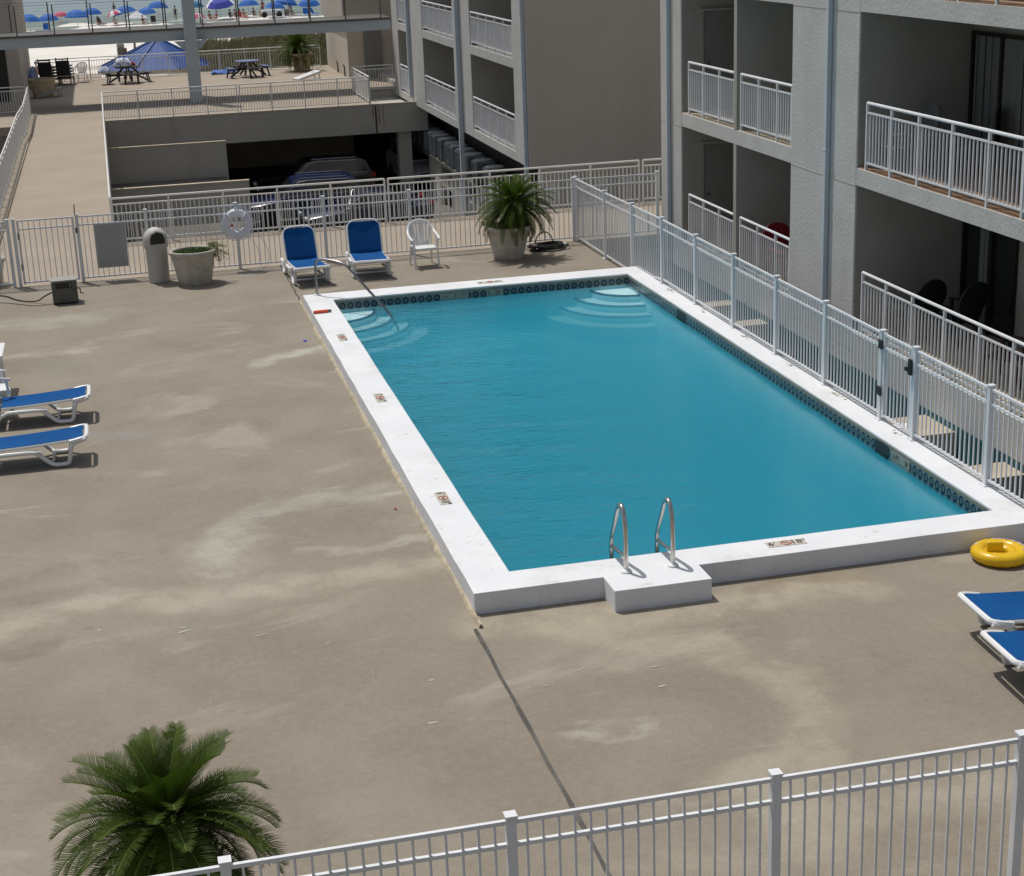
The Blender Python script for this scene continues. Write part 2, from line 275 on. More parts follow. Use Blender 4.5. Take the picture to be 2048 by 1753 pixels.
# ------------------------------------------------------------------ mesh helpers
class MB:
    def __init__(s,off=(0,0,0)): s.v=[]; s.f=[]; s.off=Vector(off); s.mi=[]; s.cur=0
    def add(s,vs,fs):
        k=len(s.v); s.v+= [Vector(p)-s.off for p in vs]; s.f+=[[k+i for i in f] for f in fs]; s.mi+=[s.cur]*len(fs); return s
    def box(s,a,b,T=None):
        x0,x1=sorted((a[0],b[0])); y0,y1=sorted((a[1],b[1])); z0,z1=sorted((a[2],b[2]))
        vs=[Vector(p) for p in((x0,y0,z0),(x1,y0,z0),(x1,y1,z0),(x0,y1,z0),(x0,y0,z1),(x1,y0,z1),(x1,y1,z1),(x0,y1,z1))]
        if T is not None: vs=[T@p for p in vs]
        return s.add(vs,[(0,3,2,1),(4,5,6,7),(0,1,5,4),(1,2,6,5),(2,3,7,6),(3,0,4,7)])
    def bar(s,p,q,w,h=None,up=UP):
        p=Vector(p);q=Vector(q);h=h or w; d=(q-p).normalized(); sx=d.cross(up)
        if sx.length<1e-4: sx=d.cross(Vector((1,0,0)))
        sx.normalize(); u=sx.cross(d)
        vs=[]
        for c in(p,q):
            for a,b in((-1,-1),(1,-1),(1,1),(-1,1)): vs.append(c+sx*(a*w/2)+u*(b*h/2))
        return s.add(vs,[(0,3,2,1),(4,5,6,7),(0,1,5,4),(1,2,6,5),(2,3,7,6),(3,0,4,7)])
    def tube(s,pts,r,n=8,closed=False,flat=1.0):
        pts=[Vector(p) for p in pts]; m=len(pts); rs=r if isinstance(r,(list,tuple)) else [r]*m
        vs=[];fs=[]; prev=None
        for i,p in enumerate(pts):
            if closed: d=pts[(i+1)%m]-pts[i-1]
            else: d=pts[min(i+1,m-1)]-pts[max(i-1,0)]
            d.normalize()
            if prev is None:
                a=d.cross(UP)
                if a.length<.05: a=d.cross(Vector((1,0,0)))
            else:
                a=prev-d*prev.dot(d)
            a.normalize(); prev=a; b=d.cross(a)
            for k in range(n):
                t=2*PI*k/n; vs.append(p+a*(math.cos(t)*rs[i])+b*(math.sin(t)*rs[i]*flat))
        for i in range(m if closed else m-1):
            j=(i+1)%m
            for k in range(n):
                l=(k+1)%n; fs.append((i*n+k,i*n+l,j*n+l,j*n+k))
        if not closed: fs+= [tuple(range(n))[::-1],tuple((m-1)*n+k for k in range(n))]
        return s.add(vs,fs)
    def lathe(s,prof,c=(0,0,0),n=24,T=None,sx=1,sy=1):
        c=Vector(c); vs=[];fs=[]
        for r,z in prof:
            for k in range(n):
                t=2*PI*k/n; p=Vector((r*math.cos(t)*sx,r*math.sin(t)*sy,z)); 
                if T is not None: p=T@p
                vs.append(c+p)
        for i in range(len(prof)-1):
            for k in range(n):
                l=(k+1)%n; fs.append((i*n+k,i*n+l,(i+1)*n+l,(i+1)*n+k))
        if prof[0][0]>1e-6: fs.append(tuple(range(n))[::-1])
        if prof[-1][0]>1e-6: fs.append(tuple((len(prof)-1)*n+k for k in range(n)))
        return s.add(vs,fs)
    def ext(s,poly,axis,a,b):
        def P(u,v,w): return {'x':(w,u,v),'y':(u,w,v),'z':(u,v,w)}[axis]
        n=len(poly); vs=[P(u,v,a) for u,v in poly]+[P(u,v,b) for u,v in poly]
        fs=[tuple(range(n))[::-1],tuple(range(n,2*n))]+[(i,(i+1)%n,n+(i+1)%n,n+i) for i in range(n)]
        return s.add(vs,fs)
    def build(s,name,m,parent=None,smooth=False,bevel=0,**pr):
        me=bpy.data.meshes.new(name); me.from_pydata([tuple(v) for v in s.v],[],s.f); me.update()
        import bmesh
        b=bmesh.new(); b.from_mesh(me); bmesh.ops.recalc_face_normals(b,faces=b.faces); b.to_mesh(me); b.free()
        for x in(m if isinstance(m,list) else [m]): me.materials.append(x)
        if isinstance(m,list):
            for p,i in zip(me.polygons,s.mi): p.material_index=i
        if smooth:
            me.polygons.foreach_set('use_smooth',[True]*len(me.polygons))
            try: me.set_sharp_from_angle(angle=R(40))
            except Exception: pass
        o=bpy.data.objects.new(name,me); COL.objects.link(o)
        if bevel:
            md=o.modifiers.new('edge','BEVEL'); md.width=bevel; md.segments=2; md.limit_method='ANGLE'
        if parent: o.parent=parent
        elif s.off.length: o.location=s.off
        for k,v in pr.items(): o[k]=v
        return o
def thing(name,label,cat,loc=(0,0,0),rz=0,group=None):
    o=bpy.data.objects.new(name,None); COL.objects.link(o); o.location=loc; o.rotation_euler=(0,0,rz); o.empty_display_size=.1
    o['label']=label; o['category']=cat
    if group: o['group']=group
    return o
def tag(o,label,cat,group=None,kind=None):
    o['label']=label; o['category']=cat
    if group: o['group']=group
    if kind: o['kind']=kind
    return o
def dup(o,loc,rz,label,group=None,top=True):
    c=o.copy(); COL.objects.link(c)
    if top:
        c.location=loc; c.rotation_euler=(0,0,rz); c['label']=label
        if group: c['group']=group
    for ch in list(o.children):
        d=dup(ch,None,None,None,None,False); d.parent=c
    return c
def bx(a,b,off=(0,0,0)): return MB(off).box(a,b)
def arc(c,r,a0,a1,n,ax='xz'):
    out=[]
    for i in range(n+1):
        t=a0+(a1-a0)*i/n; u,v=r*math.cos(t),r*math.sin(t)
        out.append(Vector(c)+(Vector((u,0,v)) if ax=='xz' else Vector((0,u,v)) if ax=='yz' else Vector((u,v,0))))
    return out
def smoothpath(pts,it=2):
    pts=[Vector(p) for p in pts]
    for _ in range(it):
        q=[pts[0]]
        for a,b in zip(pts,pts[1:]): q+= [a*.75+b*.25,a*.25+b*.75]
        q.append(pts[-1]); pts=q
    return pts
def text_into(mb,txt,size,origin,ux,uy,depth=.001):
    cu=bpy.data.curves.new('t','FONT'); cu.body=txt; cu.size=size; cu.align_x='CENTER'; cu.align_y='CENTER'; cu.extrude=depth; cu.resolution_u=3; cu.offset=size*.004
    o=bpy.data.objects.new('t',cu); me=bpy.data.meshes.new_from_object(o)
    ux=Vector(ux);uy=Vector(uy);uz=ux.cross(uy); og=Vector(origin)
    mb.add([og+ux*v.co.x+uy*v.co.y+uz*v.co.z for v in me.vertices],[tuple(p.vertices) for p in me.polygons])
    bpy.data.objects.remove(o); bpy.data.curves.remove(cu); bpy.data.meshes.remove(me)
# ------------------------------------------------------------------ camera / light
F0,PITCH,YAW,ROLL=3299.2126,.3095,.2276,-.0378
CAM=Vector((-3.7071,-16.3808,7.1458))
fw=Vector((math.sin(YAW)*math.cos(PITCH),math.cos(YAW)*math.cos(PITCH),-math.sin(PITCH)))
rt=Vector((math.cos(YAW),-math.sin(YAW),0)); up=rt.cross(fw)
Rv=rt*math.cos(ROLL)+up*math.sin(ROLL); Uv=-rt*math.sin(ROLL)+up*math.cos(ROLL)
cd=bpy.data.cameras.new('camera'); cam=bpy.data.objects.new('camera',cd); COL.objects.link(cam)
cam.matrix_world=Matrix(((Rv.x,Uv.x,-fw.x,CAM.x),(Rv.y,Uv.y,-fw.y,CAM.y),(Rv.z,Uv.z,-fw.z,CAM.z),(0,0,0,1)))
cd.sensor_fit='HORIZONTAL'; cd.sensor_width=36; cd.lens=F0/2048*36; cd.clip_start=.1; cd.clip_end=20000
scene.camera=cam
SUN=Vector((-.21,.40,1)).normalized()
sl=bpy.data.lights.new('sun','SUN'); sl.energy=4.0; sl.angle=R(.5); sl.color=(1,.965,.90)
so=bpy.data.objects.new('sun',sl); COL.objects.link(so); so.rotation_euler=SUN.to_track_quat('Z','Y').to_euler()
w=bpy.data.worlds.new('World'); scene.world=w; w.use_nodes=True; wn=w.node_tree.nodes; wl=w.node_tree.links
sky=wn.new('ShaderNodeTexSky'); sky.sky_type='NISHITA'; sky.sun_disc=False
sky.sun_elevation=math.asin(SUN.z); sky.sun_rotation=math.atan2(SUN.x,SUN.y); sky.dust_density=3.0; sky.air_density=1.2
hs=wn.new('ShaderNodeHueSaturation'); hs.inputs['Saturation'].default_value=.62; wl.new(sky.outputs[0],hs.inputs['Color']); wl.new(hs.outputs[0],wn['Background'].inputs[0]); wn['Background'].inputs[1].default_value=.10
scene.view_settings.view_transform='Standard'; scene.view_settings.look='None'; scene.view_settings.gamma=1
scene.view_settings.exposure=-.42
scene.cycles.max_bounces=10; scene.cycles.volume_bounces=3; scene.cycles.transparent_max_bounces=24; scene.cycles.use_denoising=True
# ------------------------------------------------------------------ constants
W,LN,H=5.84,14.19,.244
CN,CL,CF,CR=.49,.506,.605,.43
XF=6.196
def pot_prof(r0,r1,h,lip=.06):
    return [(r0*.3,.0),(r0,.0),(r0+.01,.02),(r1*.90,h-.16),(r1*.91,h-.13),(r1*.90,h-.12),(r1*.93,h-.075),(r1,h-.07),(r1+.012,h-.035),(r1,h),(r1-.04,h+.004),(r1-.075,h-.02),(r1-.08,h-.09),(0.0,h-.09)]
# ================================================================== SETTING
def struct(o): o['kind']='structure'; return o
# pool deck: slabs round the pool basin
mb=MB()
mb.box((-16,-12,-.3),(-CL+.04,19.04,0)); mb.box((-CL+.04,-12,-.3),(16,-CN+.05,0)); mb.box((-CL+.04,LN+CF-.05,-.3),(6.32,19.04,0))
struct(mb.build('pool_deck',M['deck']))
struct(bx((-16,19.045,-.32),(30,23.25,-.002)).build('walkway',M['walk']))
mb=MB(); mb.box((-6.93,23.255,-.32),(-4.0,49.6,-.004)); mb.box((-9,49.605,-.32),(-4.0,72,-.004)); mb.box((-4.0,49.605,-.32),(6.38,69.0,-.004)); mb.box((6.38,54.55,-.32),(9.6,69.0,-.004))
struct(mb.build('beach_terrace',M['walk']))
# strip joints / kerbs of the terrace
struct(bx((-6.93,23.26,-.003),(-6.62,53.2,.07)).build('path_kerb',M['slabtop']))
mb=MB()
mb.box((-7,23.25,-3.75),(-6.95,49.6,-.33)); mb.box((-4.12,23.26,-3.75),(-4.0,49.55,-.33)); mb.box((-16,19.06,-3.75),(30,19.3,-.33))
struct(mb.build('retaining_wall',M['beam']))
struct(MB().add([(-60,-60,-3.77),(60,-60,-3.77),(60,71,-3.77),(-60,71,-3.77)],[(0,1,2,3)]).build('ground',M['asphalt']))
# pit floor lines
mb=MB()
for x in(-1.2,1.5,4.2,6.9): mb.box((x,40,-3.766),(x+.1,46,-3.760))
struct(mb.build('parking_lines',M['rail_al']))
# beach
nx,ny=50,60; mb=MB(); vs=[];fs=[]
for j in range(ny+1):
    y=70+j/ny*130
    for i in range(nx+1):
        x=-70+i/nx*150; z=-3.2 if y<110 else -3.2-1.0*(y-110)/82
        z+= .10*math.sin(x*.35+y*.21)+.06*math.sin(x*.9-y*.5)
        vs.append((x,y,z))
for j in range(ny):
    for i in range(nx): k=j*(nx+1)+i; fs.append((k,k+1,k+nx+2,k+nx+1))
struct(mb.add(vs,fs).build('beach_sand',M['sand'],smooth=True))
struct(MB().add([(-9000,172,-4.2),(9000,172,-4.2),(9000,16000,-4.2),(-9000,16000,-4.2)],[(0,1,2,3)]).build('sea',M['sea']))
# dunes
def dune_h(x,y):
    h=1.75*max(0,min(1,(x-.6)/2.5))*max(0,min(1,(y-72)/6))*max(0,min(1,(116-y)/7))
    h=max(h, .9*max(0,min(1,(-3.6-x)/1.5))*max(0,min(1,(y-71)/3))*max(0,min(1,(90-y)/5)))
    return h*(.78+.25*math.sin(x*.8+y*.3)+.12*math.sin(x*2.1-y*.9))
vs=[];fs=[];nx,ny=80,70
for j in range(ny+1):
    for i in range(nx+1):
        x=-26+i/nx*70; y=70+j/ny*50; vs.append((x,y,-3.32+dune_h(x,y)))
for j in range(ny):
    for i in range(nx): k=j*(nx+1)+i; fs.append((k,k+1,k+nx+2,k+nx+1))
struct(MB().add(vs,fs).build('sand_dune',M['dunesand'],smooth=True))
mb=MB(); rnd=random.Random(3); n=0
while n<26000:
    x=rnd.uniform(-11,17); y=rnd.uniform(72,116); d=dune_h(x,y)
    if d<.25: continue
    if x<.5 and rnd.random()<.5: continue
    if math.sin(x*1.3+y*.5)+math.sin(y*.9-x*.4)<-1.6: continue
    z=-3.35+d; hgt=rnd.uniform(.5,1.1)*(1.25 if x>0 else .8); a=rnd.uniform(0,PI); lx=rnd.gauss(.12,.18); ly=rnd.gauss(0,.15); wd=rnd.uniform(.03,.07)
    cx,cy=math.cos(a)*wd,math.sin(a)*wd
    mb.add([(x-cx,y-cy,z),(x+cx,y+cy,z),(x+lx*.5+cx*.8,y+ly*.5+cy*.8,z+hgt*.6),(x+lx*.5-cx*.8,y+ly*.5-cy*.8,z+hgt*.6),(x+lx*1.3,y+ly*1.3,z+hgt)],[(0,1,2,3),(3,2,4)]); n+=1
o=mb.build('dune_grass',M['seaoat']); o['kind']='stuff'
# ================================================================== POOL
pool=thing('swimming_pool','white-rimmed rectangular swimming pool with a blue ring tile band','swimming pool',(W/2,LN/2,0))
PO=(W/2,LN/2,0)
BX0,BX1,BD=.932,2.023,.90
# basin walls + floor
ZB=-1.15; ZS=-.62
mb=MB(PO); g=.30
mb.box((-g,-g,-1.6),(0,LN+g,.034)); mb.box((W,-g,-1.6),(W+g,LN+g,.034)); mb.box((0,-g,-1.6),(W,0,.034)); mb.box((0,LN,-1.6),(W,LN+g,.034))
mb.add([(0,0,ZB),(W,0,ZB),(W,LN*.45,ZB+.05),(0,LN*.45,ZB+.05),(W,LN,ZS),(0,LN,ZS)],[(0,1,2,3),(3,2,4,5)])
mb.build('basin',M['plaster'],pool)
t=.012
for nm,z0,z1,k in(('tile_band',.0341,.172,M['tile']),('splash_strip',.1722,H-.03,M['waterline'])):
    mb=MB((W/2,LN/2,0)) 
    mb.box((-g,-g,z0),(0,LN+g,z1)); mb.box((W,-g,z0),(W+g,LN+g,z1)); mb.box((0,-g,z0),(W,0,z1)); mb.box((0,LN,z0),(W,LN+g,z1))
    mb.build(nm,k,pool)
# coping: one ring with the ladder block joined on
def ring_coping():
    mb=MB(PO); ov=.015
    # subdivided ring with slight hand-made wobble
    import bmesh
    outer=[(-CL,-CN),(BX0,-CN),(BX0,-CN-.413),(BX1,-CN-.413),(BX1,-CN),(W+CR,-CN),(W+CR,LN+CF),(-CL,LN+CF)]
    inner=[(-0,-0),(W,0),(W,LN),(0,LN)]
    rw=random.Random(5)
    def sub(pts,step,amp):
        out=[]
        for i,p in enumerate(pts):
            q=pts[(i+1)%len(pts)]; d=math.hypot(q[0]-p[0],q[1]-p[1]); n=max(1,int(d/step)); nx_,ny_=(q[1]-p[1])/d,-(q[0]-p[0])/d
            for k in range(n):
                f=k/n; a=0 if k==0 else rw.uniform(-amp,amp)
                out.append((p[0]+(q[0]-p[0])*f+nx_*a,p[1]+(q[1]-p[1])*f+ny_*a))
        return out
    o2=sub(outer,.5,.006); i2=sub(inner,.6,.004)
    bm=bmesh.new()
    def loop(pts,z): return [bm.verts.new((x,y,z)) for x,y in pts]
    def edges(l): return [bm.edges.new((l[i],l[(i+1)%len(l)])) for i in range(len(l))]
    to=loop(o2,H); ti=loop(i2,H); e=edges(to)+edges(ti)
    bmesh.ops.triangle_fill(bm,use_beauty=True,use_dissolve=False,edges=e)
    bo=loop(o2,-.25); bi=loop([(x,y) for x,y in i2],H-.0301)
    for l,b in((to,bo),(ti,bi)):
        for i in range(len(l)): j=(i+1)%len(l); bm.faces.new((l[i],l[j],b[j],b[i]))
    bmesh.ops.recalc_face_normals(bm,faces=bm.faces)
    mb.add([v.co.copy() for v in bm.verts],[]) ; bm.verts.index_update()
    mb.f=[[v.index for v in f.verts] for f in bm.faces]; mb.mi=[0]*len(mb.f); bm.free()
    return mb.build('coping',M['coping'],pool,bevel=.009)
ring_coping()
# corner steps (quarter rounds) at the two far corners
for cx,sg in((0,1),(W,-1)):
    for k in range(4):
        r=.78+.33*k; zt=-.02-.13*k
        pts=[(cx,LN)]+[(cx+sg*r*math.cos(a),LN-r*1.0*math.sin(a)) for a in[PI/2*i/18 for i in range(19)]]
        st=MB(PO).ext(pts,'z',ZS-.4-.02*k,zt).build('corner_step',M['plaster'],pool)
        ed=MB(PO); p=[Vector((cx+sg*(r-.0)*math.cos(PI/2*i/18),LN-(r-.0)*math.sin(PI/2*i/18),zt+.0)) for i in range(19)]
        q=[Vector((cx+sg*(r-.045)*math.cos(PI/2*i/18),LN-(r-.045)*math.sin(PI/2*i/18),zt)) for i in range(19)]
        up_=Vector((0,0,.004)); dn=Vector((0,0,-.03)); outw=.004
        pp=[v+Vector((sg*outw,-outw,0)) for v in p]
        for i in range(18): ed.add([q[i]+up_,pp[i]+up_,pp[i+1]+up_,q[i+1]+up_,pp[i]+dn,pp[i+1]+dn],[(0,1,2,3),(1,4,5,2)])
        if k<3: ed.build('nosing',M['navy'],st)
# skimmer openings in the right wall
for y0,y1 in((10.75,11.25),(2.72,3.12)):
    MB(PO).box((W-.004,y0,.0),(W+.002,y1,.185)).build('skimmer_mouth',M['black'],pool)
# depth markers on coping
def marker(cx,cy,ang,left,right,sym=True,w_=.46,h_=.15):
    ux=Vector((math.cos(ang),math.sin(ang),0)); uy=Vector((-math.sin(ang),math.cos(ang),0)); c=Vector((cx,cy,H))
    mb=MB(PO); T=Matrix.Translation(c)@Matrix.Rotation(ang,4,'Z')
    for i in range(3): mb.box((-w_/2+i*w_/3+.002,-h_/2,.0015),(-w_/2+(i+1)*w_/3-.002,h_/2,.006),T)
    pl=mb.build('depth_marker',M['sticker'],pool)
    tm=MB(PO); text_into(tm,left,h_*.95,c+Vector((0,0,.0075))-ux*w_*.36,ux,uy)
    text_into(tm,right,h_*.95,c+Vector((0,0,.0075))+ux*w_*.32,ux,uy); tm.build('numerals',M['ink'],pl)
    if sym:
        sm=MB(PO); sm.tube([c+Vector((0,0,.0075))+ux*(math.cos(a)*.058)+uy*(math.sin(a)*.058) for a in[2*PI*i/20 for i in range(20)]],.006,4,closed=True)
        sm.bar(c+Vector((0,0,.008))-ux*.045+uy*.035,c+Vector((0,0,.008))+ux*.045-uy*.035,.01,.003); sm.build('no_diving_ring',M['redink'],pl)
        sm=MB(PO); sm.bar(c+Vector((0,0,.0075))-ux*.03,c+Vector((0,0,.0075))+ux*.02+uy*.012,.012,.002); sm.bar(c+Vector((0,0,.0075))+ux*.01,c+Vector((0,0,.0075))+ux*.03-uy*.02,.01,.002); sm.build('diver_symbol',M['ink'],pl)
marker(3.16,-.205,R(-1),"6'",'18"')
marker(-.225,2.56,-PI/2,"6'",'18"'); marker(-.245,7.24,-PI/2,"5'",'6"'); marker(-.26,11.17,-PI/2,"4'",'3"')
marker(3.12,14.5,0,"3'",'0"',w_=.5)
# waterline number tiles
for x0,x1,ts in((2.06,2.62,((2.36,"3"),(2.17,'NO'),(2.53,'FT'))),(2.98,3.30,((3.02,'3'),(3.20,'00')))):
    pl=MB(PO).box((x0,LN-.006,.045),(x1,LN-.001,.168)).build('waterline_marker',M['wl_plate'],pool)
    tm=MB(PO)
    for tx,s_ in ts: text_into(tm,s_,.11 if s_[0] in '30' else .06,(tx,LN-.0075,.105),(1,0,0),(0,0,1))
    tm.build('numerals',M['ink'],pl)
pl=MB(PO).box((W-.006,2.1,.045),(W-.001,2.62,.168)).build('waterline_marker',M['wl_plate'],pool)
tm=MB(PO); text_into(tm,'6 FT',.09,(W-.0075,2.48,.105),(0,-1,0),(0,0,1)); text_into(tm,'18',.09,(W-.0075,2.2,.105),(0,-1,0),(0,0,1)); tm.build('numerals',M['ink'],pl)
# water
mb=MB(); nx,ny=48,110; vs=[];fs=[]
e=.004
for j in range(ny+1):
    for i in range(nx+1):
        x=-e+(W+2*e)*i/nx; y=-e+(LN+2*e)*j/ny
        vs.append((x,y,.050+.0022*math.sin(y*5+x*1.5)+.0018*math.sin(x*6.3-y*2.2)))
for j in range(ny):
    for i in range(nx): k=j*(nx+1)+i; fs.append((k,k+1,k+nx+2,k+nx+1))
k=len(vs); vs+=[(-e,-e,ZB-.3),(W+e,-e,ZB-.3),(W+e,LN+e,ZB-.3),(-e,LN+e,ZB-.3)]
fs.append((k,k+3,k+2,k+1))
row=lambda j:[j*(nx+1)+i for i in range(nx+1)]
colm=lambda i:[j*(nx+1)+i for j in range(ny+1)]
fs+= [row(0)+[k+1,k],row(ny)+[k+2,k+3],colm(0)+[k+3,k],colm(nx)+[k+2,k+1]]
o=struct(mb.add(vs,fs).build('pool_water',M['water']))
for p in o.data.polygons:
    if len(p.vertices)==4 and p.center.z>0: p.use_smooth=True
# sealant bead along the coping foot, then the open joint
rw=random.Random(8)
mb=MB(); pts=[];
N_=150; L_=[];Rr=[];
for i in range(N_+1):
    y=-.85+i/N_*16.2; x0=-.505 if y>-.49 else -.5; wdt=.028+.014*math.sin(i*.37)*math.sin(i*.11)+rw.uniform(-.008,.010); wdt=max(.014,wdt)*(1 if y<13 else .5)
    L_.append((x0-wdt-.018,y,.004)); Rr.append((x0+(.01 if y>-.49 else -.0),y,.035+rw.uniform(-.006,.008)))
mid=[((a[0]*.6+b[0]*.4),a[1],.032+rw.uniform(-.008,.01)) for a,b in zip(L_,Rr)]
vs=L_+mid+Rr; n=N_+1; fs=[]
for i in range(N_):
    fs+=[(i,i+1,n+i+1,n+i),(n+i,n+i+1,2*n+i+1,2*n+i)]
struct(mb.add(vs,fs).build('sealant_bead',M['bead']))
mb=MB()
for seg in range(60):
    y=-.85-seg*.19; wd=.019+.005*math.sin(seg*1.3); wd2=.021+.006*math.sin(seg*.7)
    mb.add([(-.585-wd,y,.004),(-.585+wd2,y,.004),(-.585+.021+.006*math.sin((seg+1)*.7),y-.19,.004),(-.585-.019-.005*math.sin((seg+1)*1.3),y-.19,.004)],[(0,1,2,3)])
struct(mb.build('expansion_joint',M['grime']))
mb=MB()
for seg in range(40):
    y=14.9+seg*.105; x=-.50+.01*math.sin(seg)-.0*seg
    mb.add([(x-.02,y,.004),(x+.015,y,.004),(x+.015,y+.105,.004),(x-.02,y+.105,.004)],[(0,1,2,3)])
struct(mb.build('deck_joint',M['grime']))
def crack(pts,wd,nm,m=M['crack']):
    mb=MB(); P=[]
    for a,b in zip(pts,pts[1:]):
        n=max(2,int((Vector(b)-Vector(a)).length/.12))
        for i in range(n): P.append((a[0]+(b[0]-a[0])*i/n+rw.uniform(-.012,.012),a[1]+(b[1]-a[1])*i/n+rw.uniform(-.012,.012)))
    for a,b in zip(P,P[1:]):
        d=Vector((b[0]-a[0],b[1]-a[1])); 
        if d.length<1e-5: continue
        nn=Vector((-d.y,d.x)).normalized()*wd*rw.uniform(.5,1.2)
        mb.add([(a[0]-nn.x,a[1]-nn.y,.0045),(a[0]+nn.x,a[1]+nn.y,.0045),(b[0]+nn.x,b[1]+nn.y,.0045),(b[0]-nn.x,b[1]-nn.y,.0045)],[(0,1,2,3)])
    return struct(mb.build(nm,m))
crack([(-1.84,1.7),(-1.76,.4),(-1.72,-.6),(-1.79,-1.8),(-1.70,-2.8)],.0035,'deck_crack')
crack([(-1.84,1.62),(-1.2,1.75),(-.62,1.95)],.003,'deck_crack')
crack([(-4.75,18.7),(-5.6,18.5)],.004,'deck_crack')
# ================================================================== POOL FENCES (pickets, three rails, capped posts)
def picket_panel(p,q,zt0,zt1,zb0,zb1,root,off,name='picket_panel',pick=.017,gap=.111):
    mb=MB(off); p=Vector(p);q=Vector(q); L0=(q-p).length
    d=(q-p)/L0
    def P(s,z): v=p+d*s; return (v.x,v.y,z)
    zt=lambda s:zt0+(zt1-zt0)*s/L0; zb=lambda s:zb0+(zb1-zb0)*s/L0
    for dz,h in((-.05,.03),(-.225,.03)): mb.bar(P(0,zt(0)+dz),P(L0,zt(L0)+dz),.03,h)
    mb.bar(P(0,zb(0)+.085),P(L0,zb(L0)+.085),.03,.03)
    n=max(2,round(L0/gap))
    for i in range(1,n):
        s=L0*i/n; mb.bar(P(s,zb(s)+.06),P(s,zt(s)-.05),pick,pick,up=d)
    return mb.build(name,M['white_al'],root)
def fpost(x,y,zb,zt,root,off,w_=.068):
    o=MB(off).box((x-w_/2,y-w_/2,zb),(x+w_/2,y+w_/2,zt-.008)).build('post',M['white_al'],root)
    MB(off).box((x-w_/2-.008,y-w_/2-.008,zt-.0075),(x+w_/2+.008,y+w_/2+.008,zt+.008)).build('cap',M['white_al'],o)
    return o
def foot(x,y,z,root,off): MB(off).box((x-.062,y-.062,z+.001),(x+.062,y+.062,z+.014)).build('base_plate',M['white_al'],root)
def fence(name,label,posts,skip=(),plates=False,group=None,gatesegs=()):
    off=(posts[0][0],posts[0][1],posts[0][2]); root=thing(name,label,'fence',off,group=group)
    for i,(x,y,zb,zt) in enumerate(posts):
        fpost(x,y,zb,zt,root,off)
        if plates: foot(x,y,zb,root,off)
    for i in range(len(posts)-1):
        if i in skip: continue
        a,b=posts[i],posts[i+1]; picket_panel((a[0],a[1],0),(b[0],b[1],0),a[3],b[3],a[2],b[2],root,off)
    return root,off
ZT=H+1.271
side=[(XF,19.17,0,1.43),(XF,16.89,0,1.455),(XF,14.99,0,1.49)]+[(XF,3.709+k*1.88,H,ZT) for k in(5,4,3,2,1,0)]+[(XF,2.73,H,ZT),(XF,.80,H,ZT),(XF,-1.08,H,ZT)]
root,off=fence('pool_fence','long white picket pool fence running up the coping beside the grey building',side,skip=(8,),plates=True)
# gate between posts 8 and 9
g_=MB(off); 
gt=thing('fence_gate','narrow white picket gate with black hinges in the pool side fence','gate',(XF,3.66,H))
go=(XF,3.66,H)
picket_panel((XF,3.645,0),(XF,2.80,0),ZT,ZT,H,H,gt,go)
for y in(3.63,2.815): MB(go).box((XF-.022,y-.022,H+.05),(XF+.022,y+.022,ZT-.02)).build('gate_stile',M['white_al'],gt)
for z in(.36,1.02): MB(go).box((XF-.065,3.625,H+z),(XF-.038,3.735,H+z+.13)).build('hinge',M['black'],gt,bevel=.01)
l=MB(go).box((XF-.075,2.75,H+.88),(XF-.036,2.83,H+1.10)).build('latch',M['black'],gt,bevel=.012)
MB(go).lathe([(.03,0),(.03,.03),(.012,.035)],(XF-.09,2.86,H+.95),12,Matrix.Rotation(PI/2,3,'Y')).build('latch_knob',M['black'],l)
FY=19.04
far=[(8.08,FY,0,1.43)]+[(.517+k*1.88,FY,0,1.43) for k in(3,2,1,0,-1,-2)]+[(-4.65,FY,0,1.43),(-5.93,FY,0,1.43),(-6.05,FY,0,1.43),(-7.9,FY,0,1.43),(-9.8,FY,0,1.43)]
far[1]=(XF-.09,FY,0,1.43)
root,off=fence('pool_fence','white picket fence along the far end of the pool deck',far,skip=(7,8))
gt=thing('fence_gate','white picket gate at the left end of the far fence','gate',(-4.65,FY,0)); go=(-4.65,FY,0)
picket_panel((-4.72,FY,0),(-5.86,FY,0),1.43,1.43,0,0,gt,go)
for x in(-4.735,-5.845): MB(go).box((x-.022,FY-.022,.05),(x+.022,FY+.022,1.4)).build('gate_stile',M['white_al'],gt)
for z in(.35,1.0): MB(go).box((-5.87,FY-.06,z),(-5.85,FY-.036,z+.13)).build('hinge',M['black'],gt)
l=MB(go).box((-4.70,FY-.06,1.05),(-4.665,FY-.036,1.16)).build('latch',M['black'],gt)
MB(go).bar((-4.68,FY,1.43),(-4.67,FY,1.64),.035,.02).build('lift_handle',M['black'],l)
near=[(-3.509+k*1.88,-6.937,0,1.43) for k in(5,4,3,2,1,0,-1,-2)]
root,off=fence('pool_fence','nearest white picket fence crossing the bottom of the view',near)
